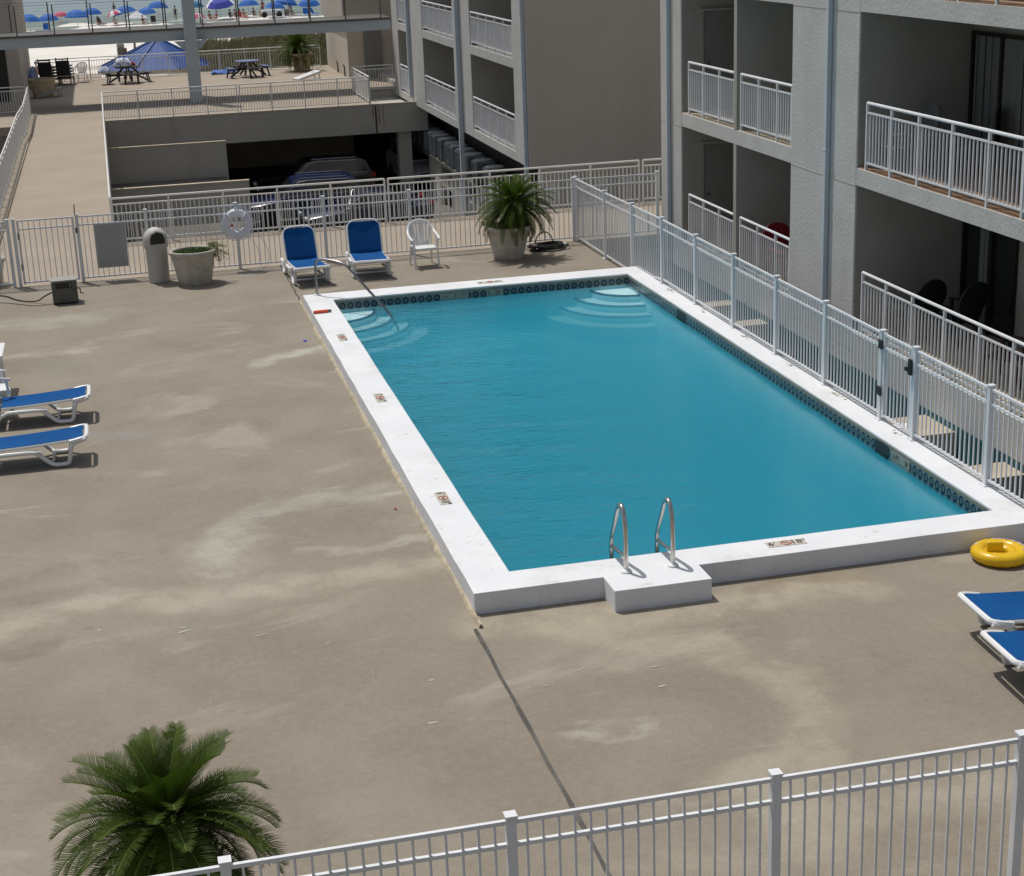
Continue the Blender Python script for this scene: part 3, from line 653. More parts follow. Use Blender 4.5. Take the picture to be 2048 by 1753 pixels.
# ================================================================== RAILINGS
def rail_piece(p,q,z,H_=1.07,off=(0,0,0),posts=None,mid=.93,bot=.10,r=.024,gap=.105,pr=.010,endgap=0):
    """one railing run: returns MB of rails + balusters, MB list of posts"""
    p=Vector(p);q=Vector(q);L0=(q-p).length;d=(q-p)/L0
    P=lambda s,zz:(p.x+d.x*s,p.y+d.y*s,z+zz)
    rails=MB(off); rails.tube([P(0,H_),P(L0,H_)],r,8); rails.bar(P(0,mid),P(L0,mid),.036,.03); rails.bar(P(0,bot),P(L0,bot),.036,.03)
    bal=MB(off); n=round(L0/gap)
    for i in range(1,n):
        s=L0*i/n; bal.bar(P(s,bot),P(s,mid),pr*2,pr*2,up=d)
    ps=[]
    for s in(posts if posts else [L0*i/max(1,round(L0/1.25)) for i in range(max(1,round(L0/1.25))+1)]):
        s=min(max(s,.0),L0); ps.append(MB(off).bar(P(s,0),P(s,H_),.042,.042,up=d))
    return rails,bal,ps
def railing(label,runs,z=0,cat='railing',group=None,**k):
    off=(*runs[0][0],z); root=thing('terrace_railing',label,cat,off,group=group)
    for a,b,*pp in runs:
        ra,ba,ps=rail_piece((*a,0),(*b,0),z,off=off,posts=pp[0] if pp else None,**k)
        ra.build('rail_frame',M['rail_al'],root,smooth=True); ba.build('baluster_row',M['rail_al'],root)
        for x in ps: x.build('post',M['rail_al'],root)
    return root
railing('long off-white railing between the walkway and the sunken car park',[((-3.93,23.15),(2.52,23.15),[0,1.31,2.58,3.86,5.14,6.45]),((2.61,23.15),(8.97,23.15),[0,1.22,2.53,3.79,5.1,6.36])])
railing('short off-white railing between the grey building and the longer walkway railing',[((9.08,23.15),(15,23.15))])
railing('off-white railing down the right side of the beach path',[((-4.0,49.6),(-3.96,23.3))])
railing('off-white railing down the left side of the beach path, slightly bent',[((-6.86,23.5),(-6.86,36.0)),((-6.86,36.0),(-6.88,43.5)),((-6.88,43.5),(-6.80,46.5)),((-6.80,46.5),(-6.88,53.9))])
railing('off-white railing on the near edge of the beach terrace above the car park',[((-4.0,49.68),(1.11,49.68),[0,1.32,2.62,3.95,5.11]),((1.22,49.68),(6.30,49.68),[0,1.22,2.53,3.83,5.08]),((6.34,49.68),(6.34,54.5))])
railing('off-white railing at the far edge of the beach terrace facing the sand',[((-7.0,68.2),(6.75,68.2))],gap=.13)
railing('railing across the shaded stair landing beside the tan wing',[((6.44,54.6),(8.12,54.6))])
railing('railing across the shaded opening of the left tan wing',[((-11.5,54.2),(-7.0,54.2))])
# terrace edge beam and car park structure
cp=thing('parking_structure','sunken concrete car park under the beach terrace','car park',(2,49.6,-3.75)); co=(2,49.6,-3.75)
b=MB(co).box((-4.0,49.55,-1.15),(8.6,49.62,-.05)).box((-4.0,49.55,-.045),(8.6,49.75,.002)).build('edge_beam',M['beam'],cp)
MB(co).box((-4.0,49.535,-.05),(8.45,49.549,.012)).build('kerb_edge',M['slabtop'],b)
s_=MB(co)
for x,z,ww in((6.47,-1.14,.07),(6.62,-.75,.03),(6.38,-.5,.035),(6.8,-.9,.02)): s_.box((x,49.545,z),(x+ww,49.5485,-.05))
s_.build('rust_stain',M['rust'],b)
MB(co).box((6.38,49.7,-.3),(8.3,54.5,-.28)).build('lower_roof',M['beam'],cp)
MB(co).box((6.38,54.5,-.30),(8.3,54.56,-.02)).build('landing_upstand',M['beam'],cp)
for x0,x1 in((7.40,7.93),): MB(co).box((x0,49.8,-3.75),(x1,50.3,-1.15)).build('column',M['beam'],cp)
for x in(-2.5,): MB(co).box((x,58,-3.75),(x+.4,56.4,-.33)).build('column',M['beam'],cp)
MB(co).box((-7,61,-3.75),(14,61.2,-.33)).build('back_wall',M['brown'],cp)
MB(co).box((-3.99,46,-2.05),(.29,46.14,-.66)).box((-.93,46.02,-3.75),(.3,46.12,-2.05)).build('parapet_wall',M['beam'],cp)
MB(co).box((-3.99,45.985,-.66),(.29,46.155,-.60)).build('parapet_cap',M['slabtop'],cp)
MB(co).box((-3.99,36,-1.9),(.26,36.16,-.68)).build('parapet_wall',M['beam'],cp)
MB(co).box((-3.99,35.985,-.68),(.27,36.175,-.62)).build('parapet_cap',M['slabtop'],cp)
MB(co).add([(-4,36.2,-3.75),(.2,36.2,-3.75),(.2,45.9,-1.9),(-4,45.9,-1.9)],[(0,1,2,3)]).build('ramp',M['asphalt'],cp)
# ================================================================== BUILDINGS
FL=[.12,2.90,5.68,8.46]; ST=.28; TOP=11.5
def bay_rail(root,off,x,y0,y1,z,posts=None,**k):
    ra,ba,ps=rail_piece((x,y0,0),(x,y1,0),z,off=off,posts=posts,gap=.112,pr=.011,r=.027,H_=1.08,mid=.93,bot=.12,**k)
    r_=ra.build('balcony_railing',M['white_al'],root,smooth=True); ba.build('baluster_row',M['white_al'],r_)
    for p_ in ps: p_.build('post',M['white_al'],r_)
    return r_
BXF=8.10
rb=thing('apartment_building','grey stuccoed balcony block standing beside the pool fence','building',(BXF,0,-3.75)); ro=(BXF,0,-3.75)
def facade_col(root,off,x,y0,y1,z0,z1,m=M['stucco'],d=2.0): return MB(off).box((x,y0,z0),(x+d,y1,z1)).build('pier_wall',m,root,bevel=.015)
facade_col(rb,ro,BXF,17.43,18.80,-3.75,TOP); facade_col(rb,ro,BXF,8.76,11.49,-3.75,TOP); facade_col(rb,ro,BXF,.1,2.84,-3.75,TOP)
# recess linings (the inner faces facing the pool side)
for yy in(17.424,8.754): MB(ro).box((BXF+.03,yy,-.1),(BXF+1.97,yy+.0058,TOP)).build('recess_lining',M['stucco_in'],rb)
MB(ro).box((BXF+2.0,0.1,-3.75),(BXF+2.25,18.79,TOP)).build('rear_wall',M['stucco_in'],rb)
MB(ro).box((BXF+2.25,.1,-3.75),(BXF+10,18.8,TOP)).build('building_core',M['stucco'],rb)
for i,z in enumerate(FL):
    bt=z-(ST if i else .58)
    for y0,y1 in((11.49,17.43),(2.84,8.76)):
        sl_=MB(ro).box((BXF+.004,y0+.001,bt),(BXF+.9,y1-.001,z)).box((BXF+.9,y0+.001,z-.16),(BXF+1.999,y1-.001,z)).build('balcony_slab',M['stucco'],rb)
        MB(ro).box((BXF+.03,y0+.002,z+.0005),(BXF+1.998,y1-.002,z+.012)).build('balcony_floor',M['terracotta'] if y0<5 and i>0 else M['slabtop'],sl_)
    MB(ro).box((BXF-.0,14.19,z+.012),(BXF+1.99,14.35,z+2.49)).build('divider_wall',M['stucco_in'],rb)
    bay_rail(rb,ro,BXF+.045,14.05,11.52,z,[0,.9,1.8,2.5]); bay_rail(rb,ro,BXF+.045,17.05,14.37,z,[0,.88,1.8,2.66])
    bay_rail(rb,ro,BXF+.045,8.48,2.9,z,[0,.87,1.79,2.84,3.9,4.85,5.56])
    if i<3:
        # entrance door in the far recess wall and sliding doors on the rear wall
        dz=z+.013
        d=MB(ro).box((8.60,17.385,dz),(9.46,17.415,dz+2.05)).build('entrance_door',M['doorp'],rb)
        MB(ro).box((8.52,17.37,dz),(8.585,17.4235,dz+2.12)).box((9.475,17.37,dz),(9.54,17.4235,dz+2.12)).box((8.586,17.37,dz+2.06),(9.474,17.4235,dz+2.12)).build('door_frame',M['stucco_in'],d)
        MB(ro).lathe([(.0,0),(.03,.0),(.035,.03),(.012,.04),(.012,.06)],(8.68,17.32,dz+1.0),10,Matrix.Rotation(-PI/2,3,'X')).build('door_knob',M['dullsteel'],d)
        yA,yB=(8.68,4.6) if i==1 or i==2 else (8.68,6.95)
        x=BXF+1.985
        s_=MB(ro).box((x-.05,yA-.06,dz),(x,yA,dz+2.1)).box((x-.05,yB,dz),(x,yB+.06,dz+2.1)).box((x-.05,yB+.06,dz+2.04),(x,yA-.06,dz+2.1)).box((x-.055,(yA-1.0),dz),(x-.005,(yA-.92),dz+2.04)).build('sliding_door',M['frame_shade_dk'],rb)
        cm=MB(ro); n=60; P0=[];
        for k in range(n+1):
            yy=yA-.08-(yA-yB-.16)*k/n; P0.append((x-.012+.009*math.sin(k*1.7)*(1+.4*math.sin(k*.31)),yy))
        if i==0: P0=P0[18:30]
        for a,b_ in zip(P0,P0[1:]): cm.add([(a[0],a[1],dz+.03),(b_[0],b_[1],dz+.03),(b_[0],b_[1],dz+2.03),(a[0],a[1],dz+2.03)],[(0,1,2,3)])
        cm.build('curtain',M['curtain'],s_,smooth=True)
        if i==0: MB(ro).box((x-.004,yB+.06,dz+.02),(x-.001,yA-.06,dz+2.03)).build('pane',M['glass'],s_)
        else:
            gm=MB(ro).box((x-.034,yB+.06,dz+.02),(x-.030,yA-1.0,dz+2.03)); 
            MB(ro).box((x-.004,yB+.06,dz+.02),(x-.001,yA-.06,dz+2.03)).build('pane',M['glass'],s_)
# floor joint lines on the piers
jm=MB(ro)
for z in FL[:3]:
    for y0,y1 in((17.43,18.8),(8.76,11.49)): jm.box((BXF-.004,y0+.01,z-.30),(BXF+.001,y1-.01,z-.285))
jm.build('plaster_joint',M['beam'],rb)
def downpipe(x,y,z0,z1,root,off,w_=.10,m=M['pipe']):
    mb=MB(off).box((x-w_,y-w_/2,z0),(x-.004,y+w_/2,z1)); o=mb.build('downpipe',m,root,bevel=.01)
    z=z0+1.2
    while z<z1: MB(off).box((x-w_-.006,y-w_/2-.02,z),(x-.002,y+w_/2+.02,z+.03)).build('pipe_strap',m,o); z+=2.78
downpipe(BXF,9.83,-3.7,TOP,rb,ro,.09); downpipe(BXF,18.16,-3.7,TOP,rb,ro,.09)
# lower level beside the pool: teal wall, cross walls with sunlit tops
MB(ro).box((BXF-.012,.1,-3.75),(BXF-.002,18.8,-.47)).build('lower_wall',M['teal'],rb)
lw=thing('cross_wall','first low wall crossing the gap between the far pool corner and the grey building','wall',(7.2,14.4,-3.75)); MB((7.2,14.4,-3.75)).box((7.0,14.15,-3.75),(8.085,14.55,-.60)).build('wall_body',M['beam'],lw); MB((7.2,14.4,-3.75)).box((7.0,14.14,-.598),(8.085,14.56,-.57)).build('wall_top',M['slabtop'],lw)
lw=thing('cross_wall','second low wall crossing the gap, level with the wide grey pier','wall',(7.2,12.6,-3.75)); MB((7.2,12.6,-3.75)).box((6.45,12.42,-3.75),(8.085,12.82,-.60)).build('wall_body',M['beam'],lw); MB((7.2,12.6,-3.75)).box((6.45,12.41,-.598),(8.085,12.83,-.57)).build('wall_top',M['slabtop'],lw)
lw=thing('equipment_plinth','square concrete plinth below the fence gate with white paper on top','plinth',(7.2,5.5,-3.75)); MB((7.2,5.5,-3.75)).box((6.5,5.06,-3.75),(8.085,5.98,-.60)).build('plinth_body',M['beam'],lw); MB((7.2,5.5,-3.75)).box((6.48,5.04,-.598),(8.085,6.0,-.55)).build('plinth_top',M['slabtop'],lw)
tag(MB((7.5,5.55,-.55)).box((7.3,5.45,-.548),(7.62,5.66,-.535)).build('paper_sheet',M['cloth_white']),'white sheet lying on the concrete plinth below the fence','paper')
lw=thing('cross_wall','nearest low wall crossing the gap at the right edge of the view','wall',(7.2,3.4,-3.75)); MB((7.2,3.4,-3.75)).box((6.45,3.05,-3.75),(8.085,3.62,-.60)).build('wall_body',M['beam'],lw); MB((7.2,3.4,-3.75)).box((6.45,3.04,-.598),(8.085,3.63,-.57)).build('wall_top',M['slabtop'],lw)
# -------- far building on piloti
CXF=8.16
cb=thing('apartment_building','tan and grey block on columns behind the car park railing','building',(CXF,31.17,-3.75)); co2=(CXF,31.17,-3.75)
cols=[(31.17,32.83),(38.87,41.67),(47.5,50.45),(53.05,54.4)]
for y0,y1 in cols:
    MB(co2).box((CXF,y0,-.16),(CXF+1.5,y1,TOP)).build('pier_wall',M['stucco'],cb,bevel=.012)
    MB(co2).box((CXF+.02,y0-.006,-.1),(CXF+1.48,y0-.001,TOP-.1)).build('recess_lining',M['stucco_in'],cb) if y0>35 else None
MB(co2).box((CXF+.3,31.13,-3.75),(20,31.169,TOP+.02)).box((CXF+.0,31.13,-.16),(CXF+.3,31.169,TOP+.02)).build('end_wall',M['brown'],cb)
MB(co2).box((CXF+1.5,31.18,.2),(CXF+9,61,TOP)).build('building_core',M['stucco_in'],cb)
MB(co2).box((CXF+.3,31.18,-.15),(CXF+9,61,.19)).build('podium_slab',M['beam'],cb)
for i,z in enumerate(FL):
    for y0,y1 in((32.83,38.87),(41.67,47.5),(50.45,53.05)):
        MB(co2).box((CXF+.004,y0+.001,z-ST),(CXF+.29 if i==0 else CXF+1.499,y1-.001,z)).build('balcony_slab',M['stucco'],cb)
        yy0,yy1=(y0+.15,y1-.05)
        bay_rail(cb,co2,CXF+.045,yy1,yy0,z)
        
downpipe(CXF,40.55,-3.7,TOP,cb,co2,.16); downpipe(CXF,31.35,-3.7,TOP,cb,co2,.12); downpipe(CXF,50.2,.1,TOP,cb,co2,.14)
for y,y2 in((34.8,36.8),(38.8,40.8),(42.9,44.9),(47.1,49.5)): MB(co2).box((8.55,y,-3.75),(8.85,y2,-2.13)).build('ground_column',M['beam'],cb)
MB(co2).box((9.302,31.2,-2.12),(9.42,54.3,-.16)).build('condenser_wall',M['frame_shade_dk'],cb)  # near-black colour stands in for the shade behind the units
MB(co2).box((8.57,44.902,-3.0),(8.83,47.098,-2.55)).build('wall_lintel',M['beam'],cb)
MB(co2).box((13.5,31.2,-3.75),(13.7,61,-.16)).build('garage_rear_wall',M['brown'],cb)
sh=MB(co2).box((8.42,38.0,-2.12),(9.24,53.4,-2.0)).build('condenser_shelf',M['darkbox'],cb)
# condensers hung under the slab
def condenser(loc,label):
    t_=thing('air_conditioner',label,'air conditioner',loc,group='condensers hung under the balconies')
    b=MB().box((-.36,-.36,.03),(.36,.36,.80)).build('casing',M['ac'],t_,bevel=.05)
    gr=MB()
    for k in range(9):
        z=.1+k*.075
        gr.box((-.372,-.30,z),(-.361,.30,z+.02)); gr.box((-.30,-.372,z),(.30,-.361,z+.02))
    gr.build('louvres',M['black'],t_)
    MB().lathe([(.30,.805),(.33,.81),(.34,.84),(.30,.855),(.12,.86),(.0,.86)],(0,0,0),16).build('fan_cover',M['aclid'],t_)
    for sx in(-.28,.28): MB().box((sx-.03,-.3,0),(sx+.03,.3,.029)).build('foot',M['ac'],t_)
    return t_
ys=[52.4,51.3,50.0,48.9,48.0,46.8,45.5,44.6,43.5,42.1,40.5,38.7]
nm_=['farthest','second farthest','third farthest','fourth farthest','fifth farthest','sixth farthest','seventh farthest','eighth farthest','ninth farthest','third nearest','second nearest','nearest']
c0=None
for y,nn in zip(ys,nm_):
    lb='grey condenser unit on the shelf under the balconies, %s of the row'%nn
    if c0 is None: c0=condenser((8.80,y,-2.0),lb)
    else: dup(c0,(8.80,y,-2.0),0,lb)
# -------- beach wings
wg=thing('apartment_wing','pale tan end wing of the far block at the right side of the terrace','building',(7.15,61,0)); wo=(7.15,61,0)
MB(wo).box((7.15,61.0,-3.75),(16,68.5,2.5)).build('wing_wall',M['brown'],wg)
MB(wo).box((7.0,60.9,2.5),(16,68.6,TOP)).build('upper_wall',mat('pale_block_wall',(.44,.40,.35),(.48,.44,.39),sc=2,rough=.9,bump=.3),wg)
MB(wo).box((7.9,60.88,-.0),(8.7,60.9,2.1)).build('wing_door',M['doorp'],wg)
pp=MB(wo)
for y in(62.3,64.6): pp.tube([(7.12,y,.0),(7.12,y,.45),(7.05,y,.55)],.03,6)
pp.build('wall_pipe',M['dark_al'],wg,smooth=True)
lg=thing('apartment_wing','tan shaded wing at the left edge behind the terrace planters','building',(-7.35,59.8,0)); lo_=(-7.35,59.8,0)
MB(lo_).box((-16,59.8,-3.75),(-7.35,70.2,10.0)).build('wing_wall',M['brown'],lg)
MB(lo_).box((-16,54.3,-3.75),(-7.0,59.79,-.02)).build('base_wall',M['brown'],lg)
MB(lo_).box((-12,59.77,0),(-7.9,59.795,2.3)).build('recess_shade_panel',M['frame_shade_dk'],lg)  # no door: dark panel paints the shade of the recess behind the railing
# -------- elevated bridge
br=thing('footbridge','blue-grey steel footbridge crossing above the beach terrace','bridge',(-.2,55,0)); bo=(-.2,55,0)
MB(bo).box((-9,54.7,2.52),(8.15,54.86,2.94)).box((-9,57.2,2.52),(8.15,57.36,2.94)).build('girder',M['bridge'],br)
MB(bo).box((-9,54.62,2.942),(8.15,57.44,3.03)).build('bridge_deck',M['dark_al'],br)
cl_=MB(bo).box((-.47,54.22,0),(.03,54.69,6.8)).build('column',M['bridge'],br,bevel=.03)
MB(bo).box((-.30,57.4,0.0),(0.0,57.7,6.8)).build('column',M['bridge'],br)
MB(bo).ext([(54.69,2.1),(54.69,2.5),(55.3,2.5)],'x',-.32,-.12).ext([(-.48,2.1),(-.48,2.5),(-.9,2.5)],'y',54.4,54.6).ext([(.04,2.1),(.04,2.5),(.46,2.5)],'y',54.4,54.6).build('bracket',M['bridge'],br)
for yv,xs in((54.68,[-7.07,-5.6,-4.1,-2.62,-1.15,.33,1.82,3.3,4.78,6.26,7.75]),(57.38,[-7.4,-5.85,-4.25,-2.7,-1.15,.4,1.95,3.5,5.05,6.6])):
    for x in xs: MB(bo).bar((x,yv,3.03),(x,yv,4.18),.045,.05).build('bridge_post',M['dark_al'],br)
    wm=MB(bo)
    for k in range(9): wm.tube([(-8.9,yv,3.14+k*.115),(8.1,yv,3.14+k*.115)],.0016,4)
    wm.bar((-8.9,yv,4.19),(8.1,yv,4.19),.02,.012); wm.build('cable_rail',M['dark_al'],br)
# ================================================================== PLANTS
def sago(t_,zc,flen,n=62,ll0=.20,lw=1.0,seed=1,droop=.9,hi=82,lo=-28,lfn=36,mat_=None,off=Vector((0,0,0))):
    rd=random.Random(seed); new=MB(); old=MB(); ra=MB()
    for i in range(n):
        f=i/(n-1); el=R(hi+(lo-hi)*(f**.85)+rd.uniform(-6,6)); az=i*2.39996+rd.uniform(-.25,.25)
        Ln=flen*(.72+.33*min(1,f*2.2))*rd.uniform(.88,1.08)
        if f>.8: Ln*=.9
        p=Vector((.05*math.cos(az),.05*math.sin(az),zc-.10*f)); pts=[p.copy()]; ns=12; e=el; tw=rd.uniform(-.25,.25)
        for k in range(ns):
            e-= droop*(.5+.9*k/ns)/ns*(1.15 if f>.3 else .75); a=az+tw*k/ns
            p=p+Vector((math.cos(e)*math.cos(a),math.cos(e)*math.sin(a),math.sin(e)))*(Ln/ns); pts.append(p.copy())
        pts=[q+off for q in pts]
        ra.tube(pts,[.009*(1-.75*k/ns)+.0015 for k in range(ns+1)],4)
        tgt=old if f>.74 else new
        for k in range(lfn):
            s=.12+.87*k/(lfn-1); x=s*ns; j=min(int(x),ns-1); q=pts[j].lerp(pts[j+1],x-j); d=(pts[j+1]-pts[j]).normalized()
            side=d.cross(UP); 
            if side.length<.1: side=Vector((math.sin(az),-math.cos(az),0))
            side.normalize(); nrm=side.cross(d).normalized()
            ll=flen*ll0*(math.sin(PI*min(1,s*.88+.10))**.6)*rd.uniform(.85,1.1)+.015
            for sg in(-1,1):
                v=(side*sg*.80+nrm*.42+d*(.35+.55*s)).normalized(); v2=(v-Vector((0,0,.10))).normalized()
                wv=d*(.0062+.004*flen)*lw
                a0=q; m_=q+v*ll*.55; tip=q+v*ll*.55+v2*ll*.45
                tgt.add([a0-wv*.5,a0+wv*.5,m_+wv*.45,m_-wv*.45,tip],[(0,1,2,3),(3,2,4)])
    cr=ra.build('frond_stems',M['rachis'],t_,smooth=True); new.build('fronds',M['frond'],t_); old.build('lower_fronds',M['frond2'],t_)
def trunk(t_,z0,z1,r,off=(0,0)):
    mb=MB(); rd=random.Random(4); mb.lathe([(r*1.05,z0),(r*1.1,z0+(z1-z0)*.4),(r*.95,z1-.05),(r*.4,z1+.05),(0,z1+.07)],(off[0],off[1],0),12)
    for i in range(60):
        a=i*2.4; z=z0+(z1-z0)*rd.random(); p=Vector((off[0]+r*math.cos(a),off[1]+r*math.sin(a),z)); mb.bar(p,p+Vector((math.cos(a)*.05,math.sin(a)*.05,.05)),.03,.02)
    mb.build('trunk',M['trunk'],t_)
def pot(name,label,loc,r0,r1,h,m,cat='planter',soil=True):
    t_=thing(name,label,cat,loc); MB().lathe(pot_prof(r0,r1,h),(0,0,0),40).build('pot_body',m,t_,smooth=True)
    if soil: MB().lathe([(r1-.085,h-.10),(r1*.5,h-.07),(0,h-.06)],(0,0,0),24).build('soil',M['soil'],t_)
    return t_
# palm 1: big one in the foreground
p=pot('planter_pot','concrete pot under the big palm at the lower left',(-3.86,-5.85,0),.31,.50,.62,M['pot'])
t_=thing('sago_palm','big dark green sago palm in the foreground at the lower left','palm',(-3.86,-5.85,.56)); trunk(t_,0,.50,.14); sago(t_,.61,.87,n=92,seed=11,droop=1.25,lo=-45,lfn=54)
# palm 2: by the far fence
p=pot('planter_pot','large weathered pot holding the palm by the far fence',(4.31,17.88,0),.31,.50,.70,M['pot'])
t_=thing('sago_palm','bushy sago palm in the weathered pot by the far fence','palm',(4.31,17.88,.62)); trunk(t_,0,.46,.14,(.08,0)); sago(t_,.56,.90,n=105,seed=5,droop=1.12,hi=80,lo=-50,lfn=44,ll0=.15,lw=1.25,off=Vector((.16,0,0)))
wd=MB(); rd=random.Random(2)
for i in range(70):
    a=rd.uniform(2.4,4.2); r=rd.uniform(.3,.48); p0=Vector((r*math.cos(a),r*math.sin(a),.0)); q=p0+Vector((rd.uniform(-.16,.05),rd.uniform(-.1,.1),rd.uniform(.05,.34)))
    wd.bar(p0,q,.006,.004); 
    for k in range(4): c=p0.lerp(q,.4+.15*k); s_=rd.uniform(.015,.03); wd.add([c,c+Vector((s_,0,s_)),c+Vector((0,s_,s_*1.5))],[(0,1,2)])
wd.build('creeping_weeds',M['weed'],t_)
# palm 3: terrace
p=pot('planter_pot','tan stone pot holding the palm on the beach terrace',(5.62,66.6,0),.36,.58,.85,M['pot_tan'])
t_=thing('sago_palm','spiky sago palm in the tan pot on the beach terrace','palm',(5.45,66.6,.80)); trunk(t_,0,.30,.16); sago(t_,.38,1.2,ll0=.15,lw=2.2,n=95,seed=9,droop=.95,lo=-40,lfn=26)
# bowl planter with low green and a straggly weed
t_=pot('planter_pot','wide bowl planter with low greenery between the bin and the blue loungers',(-2.38,17.98,0),.33,.49,.70,M['pot'])
gm=MB(); rd=random.Random(6)
for i in range(900):
    a=rd.uniform(0,2*PI); r=.40*math.sqrt(rd.random()); c=Vector((r*math.cos(a),r*math.sin(a),.63)); h=rd.uniform(.01,.07); d=Vector((rd.uniform(-1,1),rd.uniform(-1,1),0))*.014
    gm.add([c-d,c+d,c+Vector((rd.uniform(-.02,.02),rd.uniform(-.02,.02),h))],[(0,1,2)])
gm.build('low_plants',M['clover'],t_)
wd=MB()
for i in range(46):
    a=rd.uniform(-.9,.5); p0=Vector((.26,.0,.62)); q=p0+Vector((math.cos(a)*rd.uniform(.15,.52),math.sin(a)*.35,rd.uniform(-.22,.22))); m_=p0.lerp(q,.5)+Vector((0,0,.10))
    wd.tube([p0,m_,q],.0035,3)
    for k in range(12):
        c=(m_ if k<4 else m_.lerp(q,(k-3)/8))+Vector((rd.gauss(0,.015),rd.gauss(0,.015),rd.gauss(0,.015))); s_=rd.uniform(.012,.03)
        wd.add([c,c+Vector((s_,rd.uniform(-s_,s_),s_*.6)),c+Vector((rd.uniform(-s_,s_),s_,s_))],[(0,1,2)])
wd.build('straggly_weed',M['weed'],t_)
t_=pot('planter_pot','planter with reddish dry plant seen through the fence at the left edge',(-6.62,19.55,0),.28,.40,.55,M['pot'])
wd=MB()
for i in range(140):
    a=rd.uniform(0,2*PI); q=Vector((math.cos(a)*rd.uniform(.05,.4),math.sin(a)*.3,.55+rd.uniform(.1,.55))); wd.bar((math.cos(a)*.1,math.sin(a)*.1,.53),q,.012,.006)
wd.build('dry_stems',mat('dry_red_stems',(.22,.10,.06),(.30,.18,.10),sc=6,trans=.2),t_)
t_=pot('planter_pot','empty tan pot standing in the shade of the left wing',(-6.55,60.9,0),.42,.62,.80,M['pot_tan'])
